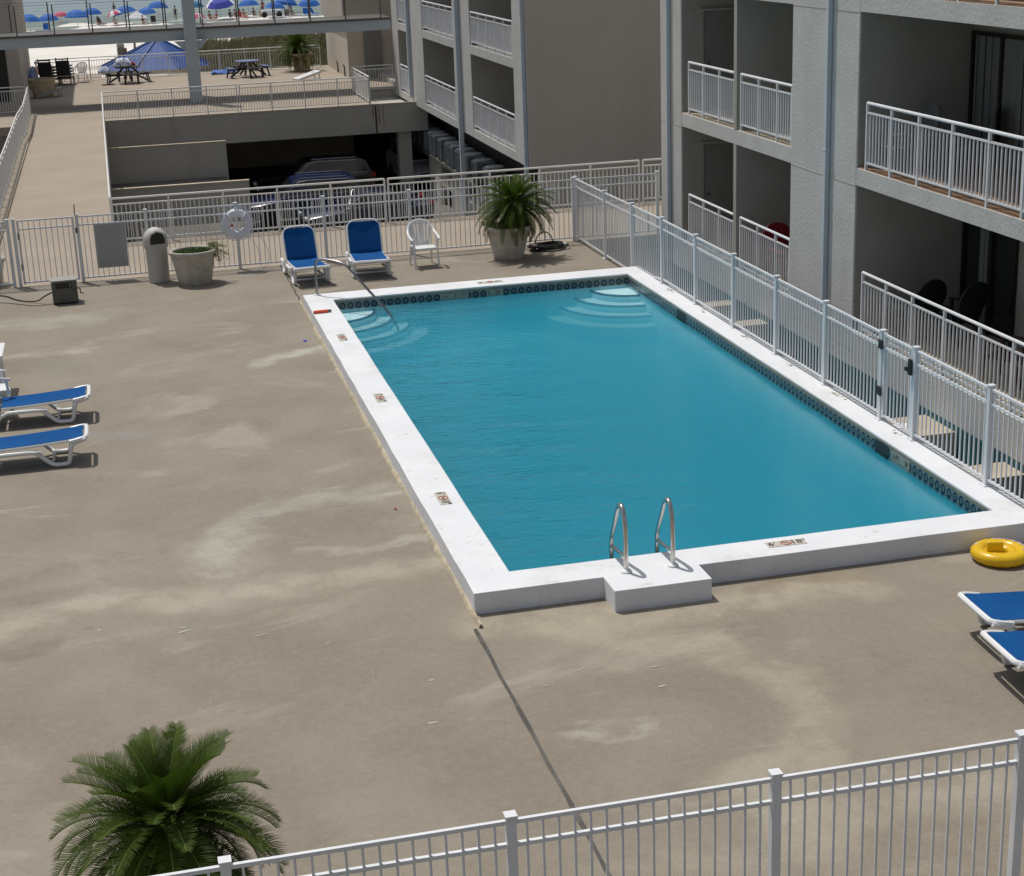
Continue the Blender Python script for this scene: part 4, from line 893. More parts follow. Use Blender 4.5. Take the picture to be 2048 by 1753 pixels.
# ================================================================== POOL FURNITURE
def lounger(label,loc,rz,back=0,wd_=.66,group='blue sling loungers'):
    """local +x = towards the head, foot end at x=0; y across"""
    t_=thing('sun_lounger',label,'sun lounger',loc,rz,group)
    hw=wd_/2; bl=1.28; bp=Vector((bl,0,.33))
    def sideframe(sg):
        y=sg*(hw-.005)
        pts=smoothpath([(.0,y,.375),(.10,y,.345),(.185,y,.315),(.215,y,.24),(.245,y,.10),(.265,y,.040),(.34,y,.034),(.455,y,.036),(.52,y,.075),(.66,y,.215),(.72,y,.248),(1.05,y,.250),(1.25,y,.245),(1.42,y,.07),(1.50,y,.036),(1.64,y,.036),(1.70,y,.12),(1.76,y,.24),(1.86,y,.26)],1)
        return MB().tube(pts,.036,10,flat=.85)
    for sg in(-1,1): sideframe(sg).build('side_frame',M['plastic'],t_,smooth=True)
    # foot crossbar with rounded corners, wide and flat
    pts=smoothpath([(.22,-hw,.345),(.09,-hw-.005,.372),(.0,-hw+.03,.385),(-.012,-hw+.09,.39),(-.012,hw-.09,.39),(.0,hw-.03,.385),(.09,hw+.005,.372),(.22,hw,.345)],2)
    MB().tube(pts,.031,8).build('foot_bar',M['plastic'],t_,smooth=True)
    MB().tube([(.50,-hw+.03,.08),(.47,-hw+.1,.07),(.47,hw-.1,.07),(.50,hw-.03,.08)],.018,6).build('front_brace',M['plastic'],t_,smooth=True); MB().tube([(1.57,-hw+.02,.04),(1.57,hw-.02,.04)],.018,6).build('rear_brace',M['plastic'],t_,smooth=True)
    for sg in(-1,1): MB().lathe([(0,-.028),(.06,-.028),(.066,0),(.06,.028),(0,.028)],(.66,sg*(hw+.012),.262),14,Matrix.Rotation(PI/2,3,'X')).build('wheel_hub',M['plastic'],t_,smooth=True) if back else MB().box((.60,sg*hw-.03,.245),(.76,sg*hw+.03,.262)).build('armrest_pad',M['plastic'],t_,bevel=.008)
    # bed rails and sling
    zf=lambda x:.385-.06*math.sin(min(1,x/bl)*PI*.5)+.0
    for sg in(-1,1):
        MB().tube([(x,sg*(hw-.035),zf(x)-.012) for x in[bl*i/8 for i in range(9)]],.020,6).build('bed_rail',M['plastic'],t_,smooth=True)
    def sling(f0,f1,n,fn,nm):
        mb=MB(); vs=[];fs=[]; m_=8
        for i in range(n+1):
            u=f0+(f1-f0)*i/n
            for k in range(m_+1):
                y=(-1+2*k/m_)*(hw-.035); sag=-.022*(1-(2*k/m_-1)**2); P_,N_2=fn(u); vs.append(Vector((P_[0],y,P_[1]))+Vector((N_2[0],0,N_2[1]))*(sag+.012))
        for i in range(n):
            for k in range(m_): a=i*(m_+1)+k; fs.append((a,a+1,a+m_+2,a+m_+1))
        k0=len(vs); vs+= [v-Vector((0,0,.012)) for v in vs]; fs+= [tuple(x+k0 for x in f[::-1]) for f in fs]
        for k in range(m_): fs+= [(k,k+k0,k+1+k0,k+1),(n*(m_+1)+k,n*(m_+1)+k+1,n*(m_+1)+k+1+k0,n*(m_+1)+k+k0)]
        for i in range(n): a=i*(m_+1);b=a+m_; fs+= [(a,a+m_+1,a+m_+1+k0,a+k0),(b,b+k0,b+m_+1+k0,b+m_+1)]
        return mb.add(vs,fs).build(nm,M['sling'],t_,smooth=True)
    sling(.045,bl,12,lambda u:((u,zf(u)),(0,1)),'seat_sling')
    ang=R(back) if back else R(2); ca,sa=math.cos(ang),math.sin(ang); z0=zf(bl); bLn=.72
    bpnt=lambda u:(bl+.03+u*ca,z0+u*sa)
    sling(.0,bLn-.03,8,lambda u:(bpnt(u),(-sa,ca)),'back_sling')
    e=lambda u,y:(bpnt(u)[0]+sa*.008,y,bpnt(u)[1]-ca*.008)
    pts=smoothpath([e(0,-hw+.02),e(.3,-hw+.015),e(bLn-.1,-hw+.02),e(bLn,-hw+.12),e(bLn+.01,0),e(bLn,hw-.12),e(bLn-.1,hw-.02),e(.3,hw-.015),e(0,hw-.02)],2)
    MB().tube(pts,.022,8).build('back_frame',M['plastic'],t_,smooth=True)
    if back:
        q=bpnt(.42); 
        MB().tube([(q[0],-hw+.06,q[1]-.02),(1.62,-hw+.06,.05),(1.62,hw-.06,.05),(q[0],hw-.06,q[1]-.02)],.012,6).build('back_prop',M['plastic'],t_)
    return t_
lounger('raised-back blue lounger beside the pool handrail, the left one of the pair',(-.07,16.60,0),R(93),62,.70)
lounger('raised-back blue lounger between the other raised lounger and the white armchair',(1.17,16.75,0),R(87),64,.74)
lounger('flat blue lounger at the left edge, the farther one of two',(-4.50,8.74,0),R(180),0,.64)
lounger('flat blue lounger at the left edge, the nearer one of two',(-4.53,6.60,0),R(180),0,.64)
lounger('blue lounger at the right edge just below the yellow swim ring',(4.10,-2.76,0),R(-3),0,.74)
lounger('blue lounger cut by the right edge, lowest in the view',(3.86,-3.66,0),R(-3),0,.74)
def armchair(label,loc,rz,group='white resin armchairs'):
    t_=thing('plastic_armchair',label,'armchair',loc,rz,group)   # faces local -y
    hw=.25
    for sx in(-1,1):
        MB().tube([(sx*.26,-.26,0),(sx*.25,-.22,.40),(sx*.27,-.20,.62)],[.022,.024,.022],6).build('leg',M['plastic'],t_,smooth=True)
        MB().tube([(sx*.24,.28,0),(sx*.22,.22,.42)],[.02,.026],6).build('leg',M['plastic'],t_,smooth=True)
    MB().box((-.23,-.25,.405),(.23,.21,.43)).box((-.23,-.262,.37),(.23,-.2505,.43)).build('seat',M['plastic'],t_,bevel=.012)
    # one hoop: arm - back top - arm
    pts=smoothpath([(-.29,-.26,.60),(-.31,-.05,.65),(-.29,.18,.72),(-.22,.29,.86),(-.10,.32,.94),(.10,.32,.94),(.22,.29,.86),(.29,.18,.72),(.31,-.05,.65),(.29,-.26,.60)],2)
    MB().tube(pts,.026,8,flat=.8).build('arm_hoop',M['plastic'],t_,smooth=True)
    sl_=MB()
    for k in range(7):
        u=-1+2*k/6; a=Vector((u*.17,.215,.46)); b=Vector((u*.225,.315-.05*abs(u)**2,.93-.13*abs(u)**2.2)); sl_.bar(a,b,.042,.012,up=Vector((0,1,.2)))
    sl_.bar((-.19,.212,.465),(.19,.212,.465),.02,.05); sl_.build('back_slats',M['plastic'],t_)
    return t_
armchair('white resin armchair facing the pool near the far fence',(2.42,17.72,0),R(4))
armchair('white resin armchair by the rail on the beach terrace',(-4.95,67.3,0),R(-160))
armchair('white resin armchair at the left edge above the flat loungers',(-5.95,9.3,0),R(100))
t_=thing('side_table','white resin table cut by the left edge of the view','table',(-6.25,10.62,0))
MB().box((-.46,-.46,.68),(.46,.46,.715)).build('table_top',M['plastic'],t_,bevel=.02); MB().box((-.42,-.42,.60),(.42,.42,.6799)).build('apron',M['plastic'],t_)
for sx in(-1,1):
    for sy in(-1,1): MB().bar((sx*.37,sy*.37,0),(sx*.35,sy*.35,.6),.05,.05).build('leg',M['plastic'],t_)
# bin
t_=thing('trash_can','beige domed litter bin with a dark opening by the far fence','trash can',(-3.10,18.42,0),R(8))
MB().lathe([(.20,0),(.215,.01),(.225,.70),(.23,.72),(.245,.725),(.25,.75),(.25,.80)],(0,0,0),32).build('bin_body',M['bin'],t_,smooth=True)
dm=MB(); n=32; rings=[(.252,.80)]+[(.252*math.cos(a),.88+.27*math.sin(a)) for a in[PI/2*i/10 for i in range(10)]]+[(0,1.15)]
dm.lathe(rings,(0,0,0),n).build('dome_lid',M['bin'],t_,smooth=True)
pts=[(-.16,.82),(.16,.82),(.165,.95),(.12,1.05),(.0,1.10),(-.12,1.05),(-.165,.95)]
fr=MB(); 
fr.ext(pts,'y',-.262,-.10); fr.build('bin_opening',M['black'],t_)
fr=MB().tube([(x,-.266,z) for x,z in pts],.016,6,closed=True); fr.build('opening_rim',M['bin'],t_,smooth=True)
# grey box
t_=thing('equipment_box','dark grey metal equipment box with a crank handle by the left gate','equipment box',(-4.99,17.15,0),R(3))
MB().box((-.245,-.20,.03),(.245,.20,.46)).build('box_body',M['darkbox'],t_,bevel=.01)
MB().box((-.26,-.215,.4605),(.26,.215,.485)).build('box_lid',M['boxlid'],t_,bevel=.005)
MB().box((-.17,-.206,.32),(.15,-.2001,.43)).build('dark_recess',M['black'],t_)
MB().tube([(.10,-.21,.42),(.13,-.235,.39),(.10,-.21,.35)],.010,6).build('pull_handle',M['steel'],t_)
MB().tube([(.245,-.05,.28),(.30,-.05,.26),(.30,-.05,.17),(.36,-.05,.17)],.014,6).build('crank',M['black'],t_)
for sx in(-.2,.2):
    for sy in(-.15,.15): MB().box((sx-.03,sy-.03,0),(sx+.03,sy+.03,.029)).build('foot',M['black'],t_)
tag(MB((-5.25,17.1,.0)).tube(smoothpath([(-5.24,17.15,.22),(-5.4,17.1,.16),(-5.55,17.3,.02),(-5.95,17.6,.02),(-6.2,18.2,.02),(-6.6,18.4,.02)],3),.014,6).build('power_cable',M['hose'],smooth=True),'thin dark cable running left from the grey equipment box','cable')
tag(MB((-5.2,17,.0)).tube(smoothpath([(-5.2,17.0,.02),(-5.6,16.95,.01),(-6.1,17.5,.01),(-7,18.0,.01)],3),.007,5).build('thin_wire',M['hose'],smooth=True),'thin wire lying on the deck in front of the dark cable','wire')
# sign seen from behind
t_=thing('pool_sign','blank grey back of a sign tied to the far fence by the bin','sign',(-4.0,19.04,.26)); so_=(-4.0,19.04,.26)
MB(so_).box((-4.315,18.995,.27),(-3.69,19.003,1.20)).build('sign_panel',M['signback'],t_)
for x in(-4.2,-3.8):
    for z in(.4,1.15): MB(so_).box((x-.01,18.990,z-.01),(x+.01,18.9949,z+.01)).build('fixing',M['dullsteel'],t_)
# life ring
t_=thing('life_ring','white life ring roped to the far pool fence','life ring',(-1.36,18.97,.98)); lo2=(-1.36,18.97,.98)
pts=[(-1.36+.24*math.cos(a),18.955+.02*math.sin(a),.985+.24*math.sin(a)) for a in[2*PI*i/40 for i in range(40)]]
mb=MB(lo2); mb.tube(pts,.085,12,closed=True,flat=.75); mb.build('ring_body',M['lifering'],t_,smooth=True)
rp=MB(lo2); rd=random.Random(12)
for k in range(7):
    a=.6+k*.17; x=-1.36+.30*math.cos(a); rp.tube(smoothpath([(-1.36+rd.uniform(-.05,.05),18.9,1.42),(x+rd.uniform(-.06,.06),18.87,1.28),(-1.36+.33*math.cos(a),18.86,.985+.33*math.sin(a)),(-1.36+.18*math.cos(a),18.88,.985+.2*math.sin(a))],2),.008,5)
rp.tube([(-1.36+.345*math.cos(a)*(1+.03*math.sin(5*a)),18.9,.985+.345*math.sin(a)*(1+.03*math.sin(5*a))) for a in[2*PI*i/36 for i in range(36)]],.008,5,closed=True)
rp.tube(smoothpath([(-1.15,18.9,.72),(-.98,18.9,.5),(-.93,18.9,.25),(-.97,18.9,.06),(-.8,18.88,.02),(-.72,18.9,.3),(-.86,18.9,.68),(-1.1,18.9,.8)],3),.006,5)
rp.build('grab_rope',M['rope'],t_,smooth=True)
for k in range(4):
    a=PI/4+k*PI/2; T=Matrix.Translation((-1.36+.24*math.cos(a),18.955,.985+.24*math.sin(a)))@Matrix.Rotation(-a,4,'Y')
    MB(lo2).box((-.092,-.075,-.03),(.092,.075,.03),T).build('band',M['cloth_white'],t_,bevel=.01)
MB(lo2).box((-1.49,18.99,.93),(-1.44,19.015,.98)).build('fixing_tag',M['red'],t_)
# hose coil
t_=thing('hose_coil','coiled black hose on the deck right of the potted palm','hose',(5.32,18.35,0))
pts=[]
for i in range(330):
    a=i*.125; k=i/330; r=.265+.055*math.sin(i*.093+.4)+.02*math.sin(i*.31)
    pts.append((r*1.35*math.cos(a)+.04*math.sin(i*.02),r*.72*math.sin(a)+.02*math.cos(i*.05),.02+.12*k+.012*math.sin(a+1)))
MB().tube(pts,.019,6).build('hose_loops',M['hose'],t_,smooth=True)
MB().tube([(-.08+.20*math.cos(a),.05,.12+.27*math.sin(a)) for a in[PI*i/16 for i in range(17)]],.014,6).build('raised_loop',M['hose'],t_,smooth=True)
MB().tube([(-.42,-.05,.17),(-.30,-.20,.15)],.022,8).build('hose_end',M['steel'],t_,smooth=True)
# yellow swim ring
t_=thing('swim_ring','yellow inflatable baby swim ring on the deck at the right edge','swim ring',(5.46,-.86,0),R(-20)); 
MB().tube([(.245*math.cos(a),.245*math.sin(a),.080) for a in[2*PI*i/40 for i in range(40)]],[.082+.003*math.sin(i*2.5) for i in range(40)],14,closed=True,flat=.9).build('outer_tube',M['yellow'],t_,smooth=True)
MB().tube([(.135*math.cos(a)+.005,.135*math.sin(a),.072) for a in[2*PI*i/30 for i in range(30)]],.058,10,closed=True).build('inner_tube',M['yellow'],t_,smooth=True)
MB().box((-.16,-.085,.09),(.02,-.02,.24)).build('seat_back',M['yellow'],t_,bevel=.02)
pr=MB()
def ringpatch(a0,a1,b0,b1,n=10,m_=5,lift=.0018):
    pr=MB()
    vs=[];fs=[]
    for i in range(n+1):
        a=a0+(a1-a0)*i/n
        for k in range(m_+1):
            b=b0+(b1-b0)*k/m_; rr=.245+(.082+lift)*math.cos(b); vs.append((rr*math.cos(a),rr*math.sin(a),.080+(.082+lift)*.9*math.sin(b)))
    for i in range(n):
        for k in range(m_): q=i*(m_+1)+k; fs.append((q,q+1,q+m_+2,q+m_+1))
    pr.add(vs,fs).build('printed_panel',M['ringprint'],t_,smooth=True)
ringpatch(.25,.95,.5,1.6); ringpatch(1.05,1.75,.5,1.6); ringpatch(2.3,2.42,.8,1.4); ringpatch(2.7,2.85,.9,1.5); ringpatch(5.9,6.1,.9,1.6); ringpatch(-.05,.1,.9,1.5)
pass
# ladder rails, on the coping block
t_=thing('pool_ladder','pair of stainless steel ladder rails on the white coping block','ladder',(1.47,-.45,H)); lo3=(1.47,-.45,H)
for X in(1.206,1.741):
    z0=H
    pts=smoothpath([(X,-.43,z0),(X,-.43,z0+.30),(X,-.42,z0+.52),(X,-.38,z0+.66),(X,-.28,z0+.735),(X,-.17,z0+.67),(X,-.08,z0+.5),(X,.06,z0+.28),(X,.12,z0+.16),(X,.12,z0-.3),(X,.12,-.9)],3)
    r_=MB(lo3).tube(pts,.026,14).build('rail',M['steel'],t_,smooth=True)
    MB(lo3).tube([(X,.115,z0+.10),(X,-.42,z0+.10+.07)],.022,10).build('brace',M['steel'],r_,smooth=True)
    MB(lo3).lathe([(.0,.001),(.062,.001),(.065,.012),(.05,.028),(.03,.036),(.024,.07),(0,.07)],(X,-.43,z0),20).build('escutcheon',M['plastic'],r_,smooth=True)
for k in range(3): MB(lo3).box((1.19,.08,-.25-.28*k),(1.76,.16,-.235-.28*k)).build('tread',M['plastic'],t_)
# handrail by the corner steps
t_=thing('handrail','curved steel handrail leading down into the far left pool corner','handrail',(-.24,14.70,H)); ho=(-.24,14.70,H)
pts=smoothpath([(-.24,14.70,H),(-.24,14.70,.80),(-.22,14.68,.915),(-.10,14.62,.95),(.18,14.36,.92),(.31,14.24,.86),(.50,14.02,.60),(1.04,13.42,-.06),(1.10,13.34,-.40)],3)
MB(ho).tube(pts,.024,12).build('rail',M['dullsteel'],t_,smooth=True)
MB(ho).lathe([(0,.001),(.07,.001),(.07,.01),(.04,.02),(0,.02)],(-.24,14.70,H),16).build('base_flange',M['plastic'],t_,smooth=True)
# bits
t_=thing('water_toy','orange foam water toy lying on the white coping','toy',(-.345,13.15,H+.03),R(5))
MB().tube([(-.16,0,0),(.10,0,.0)],.03,10).build('foam_tube',M['orange'],t_,smooth=True); MB().tube([(.101,0,.0),(.17,0,.0)],.024,10).build('nozzle',M['greyres'],t_,smooth=True)
tag(MB((-.80,12.14,.006)).box((-.83,12.10,.001),(-.77,12.18,.014)).build('plastic_chip',mat('deep_blue_plastic',(.01,.02,.6)),bevel=.004),'tiny deep blue plastic piece on the deck left of the pool','litter')
tag(MB((-.75,3.05,.006)).box((-.77,3.0,.001),(-.74,3.07,.01)).build('red_scrap',M['red'],bevel=.003),'tiny red scrap on the deck beside the sealant strip','litter')
def leaf_litter():
    rd=random.Random(21); spots=[(-2.6,5.2),(-1.28,.55),(-2.9,-2.2),(1.1,-3.0),(2.2,-3.6),(-1.2,-1.4),(-5.3,3.0),(3.6,-5.2)]
    for i,(x,y) in enumerate(spots):
        pass
leaf_litter()
wm_=MB(); rd=random.Random(31)
for i in range(20):
    x,y=rd.choice([(-4.0,.3),(-2.7,-.8),(-1.3,-2.3),(-1.5,5.8),(-3.2,9),(1.0,-2.6),(-.2,-2.2),(-2.3,-5.3),(-2.5,2.9),(-3.6,12.5),(-1.4,11.8)]); x+=rd.gauss(0,.25); y+=rd.gauss(0,.25); a=rd.uniform(-.5,.5); l=rd.uniform(.02,.09); w2=rd.uniform(.004,.014)
    T=Matrix.Translation((x,y,0))@Matrix.Rotation(a,4,'Z'); q=[T@Vector(v) for v in((-l,-w2,.0042),(0,-w2*1.4,.0042),(l,-w2*.3,.0042),(l*.8,w2,.0042),(-l*.6,w2*1.2,.0042))]
    wm_.add(q,[(0,1,2,3,4)])
struct(wm_.build('deck_paint_chips',mat('worn_white_paint',(.42,.42,.40),rough=.8)))
sm_=MB(); rd=random.Random(33)
for i in range(26):
    y=rd.uniform(2,13.5); x=6.14+rd.uniform(-.02,.04)
# rust-brown leaf marks on the coping next to the fence feet
for k in(0,1,2,3,4,5):
    y=3.709+k*1.88-.65
    for j in range(9):
        x=6.12+rd.gauss(0,.025); yy=y+rd.gauss(0,.09); s_=rd.uniform(.008,.028)
        sm_.add([(x-s_,yy-s_*.5,H+.003),(x+s_,yy-s_,H+.003),(x+s_*.7,yy+s_,H+.003),(x-s_*.5,yy+s_*.6,H+.003)],[(0,1,2,3)])
struct(sm_.build('leaf_stains',mat('tannin_stain',(.30,.24,.13),rough=.9)))
# ================================================================== PATIO CHAIRS on the balconies
def patio_chair(label,loc,rz,m,group=None):
    t_=thing('patio_chair',label,'patio chair',loc,rz,group)
    pts=[(-.24,.42),(.24,.42)]+[(.34*math.cos(a),.82+.32*math.sin(a)) for a in[-.5+(PI+1.0)*i/22 for i in range(23)]]
    T=Matrix.Rotation(R(-14),4,'X'); mb=MB().ext(pts,'y',.20,.235)
    mb.v=[T@v for v in mb.v]; mb.build('backrest',m,t_,bevel=.01)
    MB().box((-.26,-.30,.36),(.26,.20,.40)).build('seat',m,t_,bevel=.015)
    for sx in(-.28,.28): MB().box((sx-.05,-.34,.60),(sx+.05,.22,.625)).build('armrest',m,t_,bevel=.01)
    for sx in(-.27,.27):
        MB().bar((sx,-.30,0),(sx,-.28,.60),.05,.05).build('leg',m,t_); MB().bar((sx,.36,0),(sx,.16,.60),.05,.05).build('leg',m,t_)
    return t_
patio_chair('red round-backed chair on the ground balcony beside the wide pier',(8.66,12.85,.14),R(8),M['redres'])
patio_chair('dark round-backed chair nearest the wall on the ground balcony',(8.85,8.05,.14),R(-165),M['darkres'])
patio_chair('dark round-backed chair in front of the ground floor glass door',(9.35,7.6,.14),R(-160),M['darkres'])
patio_chair('maroon chair on the ground balcony at the right edge',(8.95,5.1,.14),R(-150),M['maroon'])
patio_chair('grey chair against the wall on the middle balcony',(8.65,8.15,2.915),R(-90),M['greyres'])
patio_chair('grey chair beside the sliding door on the middle balcony',(9.45,7.7,2.915),R(-120),M['greyres'])
t_=thing('patio_table','round grey table between the two chairs on the middle balcony','table',(8.95,7.35,2.915))
MB().lathe([(0,.66),(.38,.66),(.40,.675),(.38,.69),(0,.69)],(0,0,0),24).build('table_top',M['greyres'],t_); MB().lathe([(.22,0),(.22,.02),(.03,.05),(.03,.659),(0,.659)],(0,0,0),14).build('pedestal',M['greyres'],t_)
# ================================================================== VEHICLES
def vehicle(name,label,loc,rz,L_,W_,Ht,paint,suv=True,cat='car'):
    """nose towards local +x"""
    t_=thing(name,label,cat,loc,rz); h0=.30; bl=Ht*.56 ; rw_=.36 if suv else .32
    x0,x1=-L_/2,L_/2
    wb=L_*.29
    def arch(cx): return [(cx+rw_*1.15*math.cos(a),rw_*.95+rw_*1.15*math.sin(a)) for a in[PI-PI*i/8 for i in range(9)]]
    lowr=[(x0+.03,h0+.12),(x0+.08,h0)]+[p for p in arch(-wb)if p[1]>=h0-.001]+[p for p in arch(wb) if p[1]>=h0-.001]+[(x1-.1,h0),(x1,h0+.15),(x1-.02,bl*.80),(x1-.18,bl*.93),(x1-L_*.26,bl*1.05),(x0+.1,bl*1.10),(x0,bl*.95)]
    hw=W_/2
    mb=MB(); n=len(lowr); secs=[(-hw,.94),(-hw+.10,1.0),(hw-.10,1.0),(hw,.94)]
    vs=[]
    for y,s in secs:
        for u,v in lowr: vs.append((u*(.985 if s<1 else 1),y,v if v<bl*.75 or s==1 else v-.05))
    fs=[tuple(range(n))[::-1],tuple(range(3*n,4*n))]
    for k in range(3):
        for i in range(n): fs.append((k*n+i,k*n+(i+1)%n,(k+1)*n+(i+1)%n,(k+1)*n+i))
    mb.add(vs,fs).build('body',paint,t_,smooth=True)
    # cabin
    if suv: cab=[(x1-L_*.27,bl*1.03),(x1-L_*.42,Ht-.06),(x1-L_*.50,Ht),(x0+.55,Ht-.03),(x0+.32,Ht-.12),(x0+.06,bl*1.08)]
    else: cab=[(x1-L_*.28,bl*1.03),(x1-L_*.44,Ht-.04),(x1-L_*.52,Ht),(x0+L_*.30,Ht-.03),(x0+L_*.14,bl*1.08)]
    def cabin(insets,ptsx,name_,m_,sc=1.0,dz=0):
        mb=MB(); n=len(ptsx); vs=[]
        for sg in(-1,1):
            for u,v in ptsx:
                f=(v-bl*1.03)/(Ht-bl*1.03); vs.append((u,sg*(hw-.07-.17*max(0,f)+insets),v+dz))
        fs=[tuple(range(n))[::-1],tuple(range(n,2*n))]+[(i,(i+1)%n,n+(i+1)%n,n+i) for i in range(n)]
        return mb.add(vs,fs).build(name_,m_,t_,bevel=.02 if m_ is paint else 0)
    cabin(0,cab,'cabin',paint)
    # side glass, shrunk outline set proud of the cabin
    cx=sum(p[0] for p in cab)/len(cab); cz=sum(p[1] for p in cab)/len(cab)
    gl=[(cx+(u-cx)*.86,cz+(v-cz)*.74+.02) for u,v in cab]
    for sg in(-1,1):
        mb=MB(); vs=[]
        for u,v in gl:
            f=(v-bl*1.03)/(Ht-bl*1.03); vs.append((u,sg*(hw-.07-.17*max(0,f)+.006),v))
        for u,v in gl:
            f=(v-bl*1.03)/(Ht-bl*1.03); vs.append((u,sg*(hw-.07-.17*max(0,f)-.01),v))
        n=len(gl); mb.add(vs,[tuple(range(n)),tuple(range(n,2*n))[::-1]]+[(i,(i+1)%n,n+(i+1)%n,n+i) for i in range(n)])
        sg_=mb.build('side_window',M['glass'],t_)
        tr=MB(); tr.tube([(vs[i][0],vs[i][1]+sg*.004,vs[i][2]) for i in range(n)],.010,4,closed=True); tr.build('chrome_trim',M['rim'],sg_)
        MB().tube([(x1-L_*.47,sg*(hw-.28),Ht+.035),(x0+.7,sg*(hw-.28),Ht+.02)],.018,6).build('roof_rail',M['rim'],t_) if suv else None
        MB().box((x1-L_*.30,sg*(hw+.02),bl*1.05),(x1-L_*.34,sg*(hw+.17),bl*1.05+.12)).build('door_mirror',paint,t_,bevel=.02)
        for wx in(-wb,wb):
            T=Matrix.Rotation(PI/2,3,'X')
            wh=MB().lathe([(rw_*.6,-.11),(rw_*.95,-.11),(rw_,-.08),(rw_,.08),(rw_*.95,.11),(rw_*.6,.11)],(wx,sg*(hw-.10),rw_),24,T).build('wheel',M['rubber'],t_,smooth=True)
            MB().lathe([(0,-.10),(rw_*.2,-.105),(rw_*.62,-.09),(rw_*.62,.09),(rw_*.2,.105),(0,.10)],(wx,sg*(hw-.10),rw_),10,T).build('rim',M['rim'],wh)
        MB().box((x1-.10,sg*(hw-.42),bl*.74),(x1+.005,sg*(hw-.06),bl*.74+.13)).build('headlamp',M['lamp'],t_,bevel=.03)
        MB().box((x0-.012,sg*(hw-.34),bl*.98),(x0+.14,sg*(hw-.02),bl*.98+.20)).build('tail_lamp',M['red'],t_,bevel=.02)
    a=cab[0];b=cab[1]
    for nm2,(a,b) in(('windscreen',(cab[0],cab[1])),('rear_window',(cab[-1],cab[-2]))):
        d=Vector((b[0]-a[0],0,b[1]-a[1])); nn=Vector((d.z,0,-d.x)).normalized()*(1 if nm2=='windscreen' else -1)
        A=Vector((a[0],0,a[1]))+d*.12+nn*.006; B_=Vector((a[0],0,a[1]))+d*.9+nn*.006; fa=.10; wa=hw-.17; wb_=hw-.30
        q=[A+Vector((0,-wa,0)),A+Vector((0,wa,0)),B_+Vector((0,wb_,0)),B_+Vector((0,-wb_,0))]
        MB().add(q+[v-nn*.012 for v in q],[(0,1,2,3),(4,7,6,5),(0,4,5,1),(1,5,6,2),(2,6,7,3),(3,7,4,0)]).build(nm2,M['glass'],t_)
    MB().box((x1-.02,-.45,bl*.5),(x1+.012,.45,bl*.72)).build('grille',M['black'],t_,bevel=.01)
    MB().box((x1+.0,-.17,bl*.3),(x1+.02,.17,bl*.3+.11)).build('number_plate',M['cloth_white'],t_)
    return t_
PB=car_paint('black_car_paint',(.012,.012,.014)); PU=car_paint('blue_car_paint',(.003,.012,.065)); PN=car_paint('navy_car_paint',(.012,.022,.05)); PW=car_paint('white_car_paint',(.75,.76,.77)); PG=car_paint('beige_car_paint',(.48,.44,.36))
vehicle('parked_suv','black suv with roof rails parked farthest in the sunken car park',(3.9,49.9,-3.75),PI,4.7,1.9,1.75,PB,cat='suv')
vehicle('parked_suv','blue suv with roof rails parked in front of the black suv',(2.9,45.4,-3.75),PI,4.6,1.9,1.72,PU,cat='suv')
vehicle('parked_car','dark navy saloon parked nearest the walkway railing',(4.9,42.9,-3.75),PI+.05,4.7,1.85,1.48,PN,suv=False)
vehicle('parked_suv','white suv standing behind the column under the far block',(8.75,53.0,-3.75),-PI/2+.03,4.7,1.9,1.75,PW,cat='suv')
vehicle('parked_suv','white suv nosing out under the balconies left of the potted palm',(9.9,44.6,-3.75),-PI/2-.12,4.7,1.9,1.7,PW,cat='suv')
# ================================================================== TERRACE FURNITURE
def picnic(label,loc,rz,m1,m2,group='picnic tables on the beach terrace'):
    t_=thing('picnic_table',label,'picnic table',loc,rz,group)
    n=8; tp=MB()
    oc=[(.62*math.cos(PI/8+i*PI/4),.62*math.sin(PI/8+i*PI/4)) for i in range(8)]
    tp.ext(oc,'z',.72,.76).build('table_top',m2,t_)
    for k in range(4):
        a=k*PI/2; T=Matrix.Rotation(a,4,'Z')
        MB().box((-.42,-1.05,.43),(.42,-.78,.47),T).build('bench_seat',m2 if k%2 else m1,t_)
        MB().bar(T@Vector((-.30,-.98,0)),T@Vector((-.30,-.86,.43)),.09,.05).bar(T@Vector((.30,-.98,0)),T@Vector((.30,-.86,.43)),.09,.05).build('bench_leg',m1,t_)
        MB().bar(T@Vector((.0,-.98,.38)),T@Vector((.0,-.1,.38)),.05,.09).bar(T@Vector((0,-.55,.36)),T@Vector((0,-.2,.72)),.05,.09).bar(T@Vector((0,-.92,.05)),T@Vector((0,-.35,.38)),.05,.08).build('support_arm',m1,t_)
    return t_
picnic('picnic table heaped with towels by the terrace rail',(-2.75,65.5,0),R(8),M['darkwood'],M['darkwood'])
picnic('dusty blue and black picnic table right of the bridge column',(2.85,65.0,0),R(20),M['darkwood'],M['bluetable'])
# draped towels
def drape(name,label,cat,loc,sx,sy,h,m,seed,nf=14):
    rd=random.Random(seed); ph=[rd.uniform(0,6) for _ in range(6)]; vs=[];fs=[]; n=nf
    for j in range(n+1):
        for i in range(n+1):
            u,v=-1+2*i/n,-1+2*j/n; r=max(abs(u),abs(v)); z=h*(1-max(0,r-.45)**1.5*1.9)+.05*math.sin(u*5+ph[0])*math.cos(v*4+ph[1])+.04*math.sin(u*11+v*7+ph[2])
            vs.append((u*sx*(1-.12*max(0,r-.5)),v*sy*(1-.12*max(0,r-.5)),max(.01,z)))
    for j in range(n):
        for i in range(n): a=j*(n+1)+i; fs.append((a,a+1,a+n+2,a+n+1))
    o=MB().add(vs,fs).build(name,m,smooth=True); o.location=loc; md=o.modifiers.new('thick','SOLIDIFY'); md.thickness=.02
    return tag(o,label,cat)
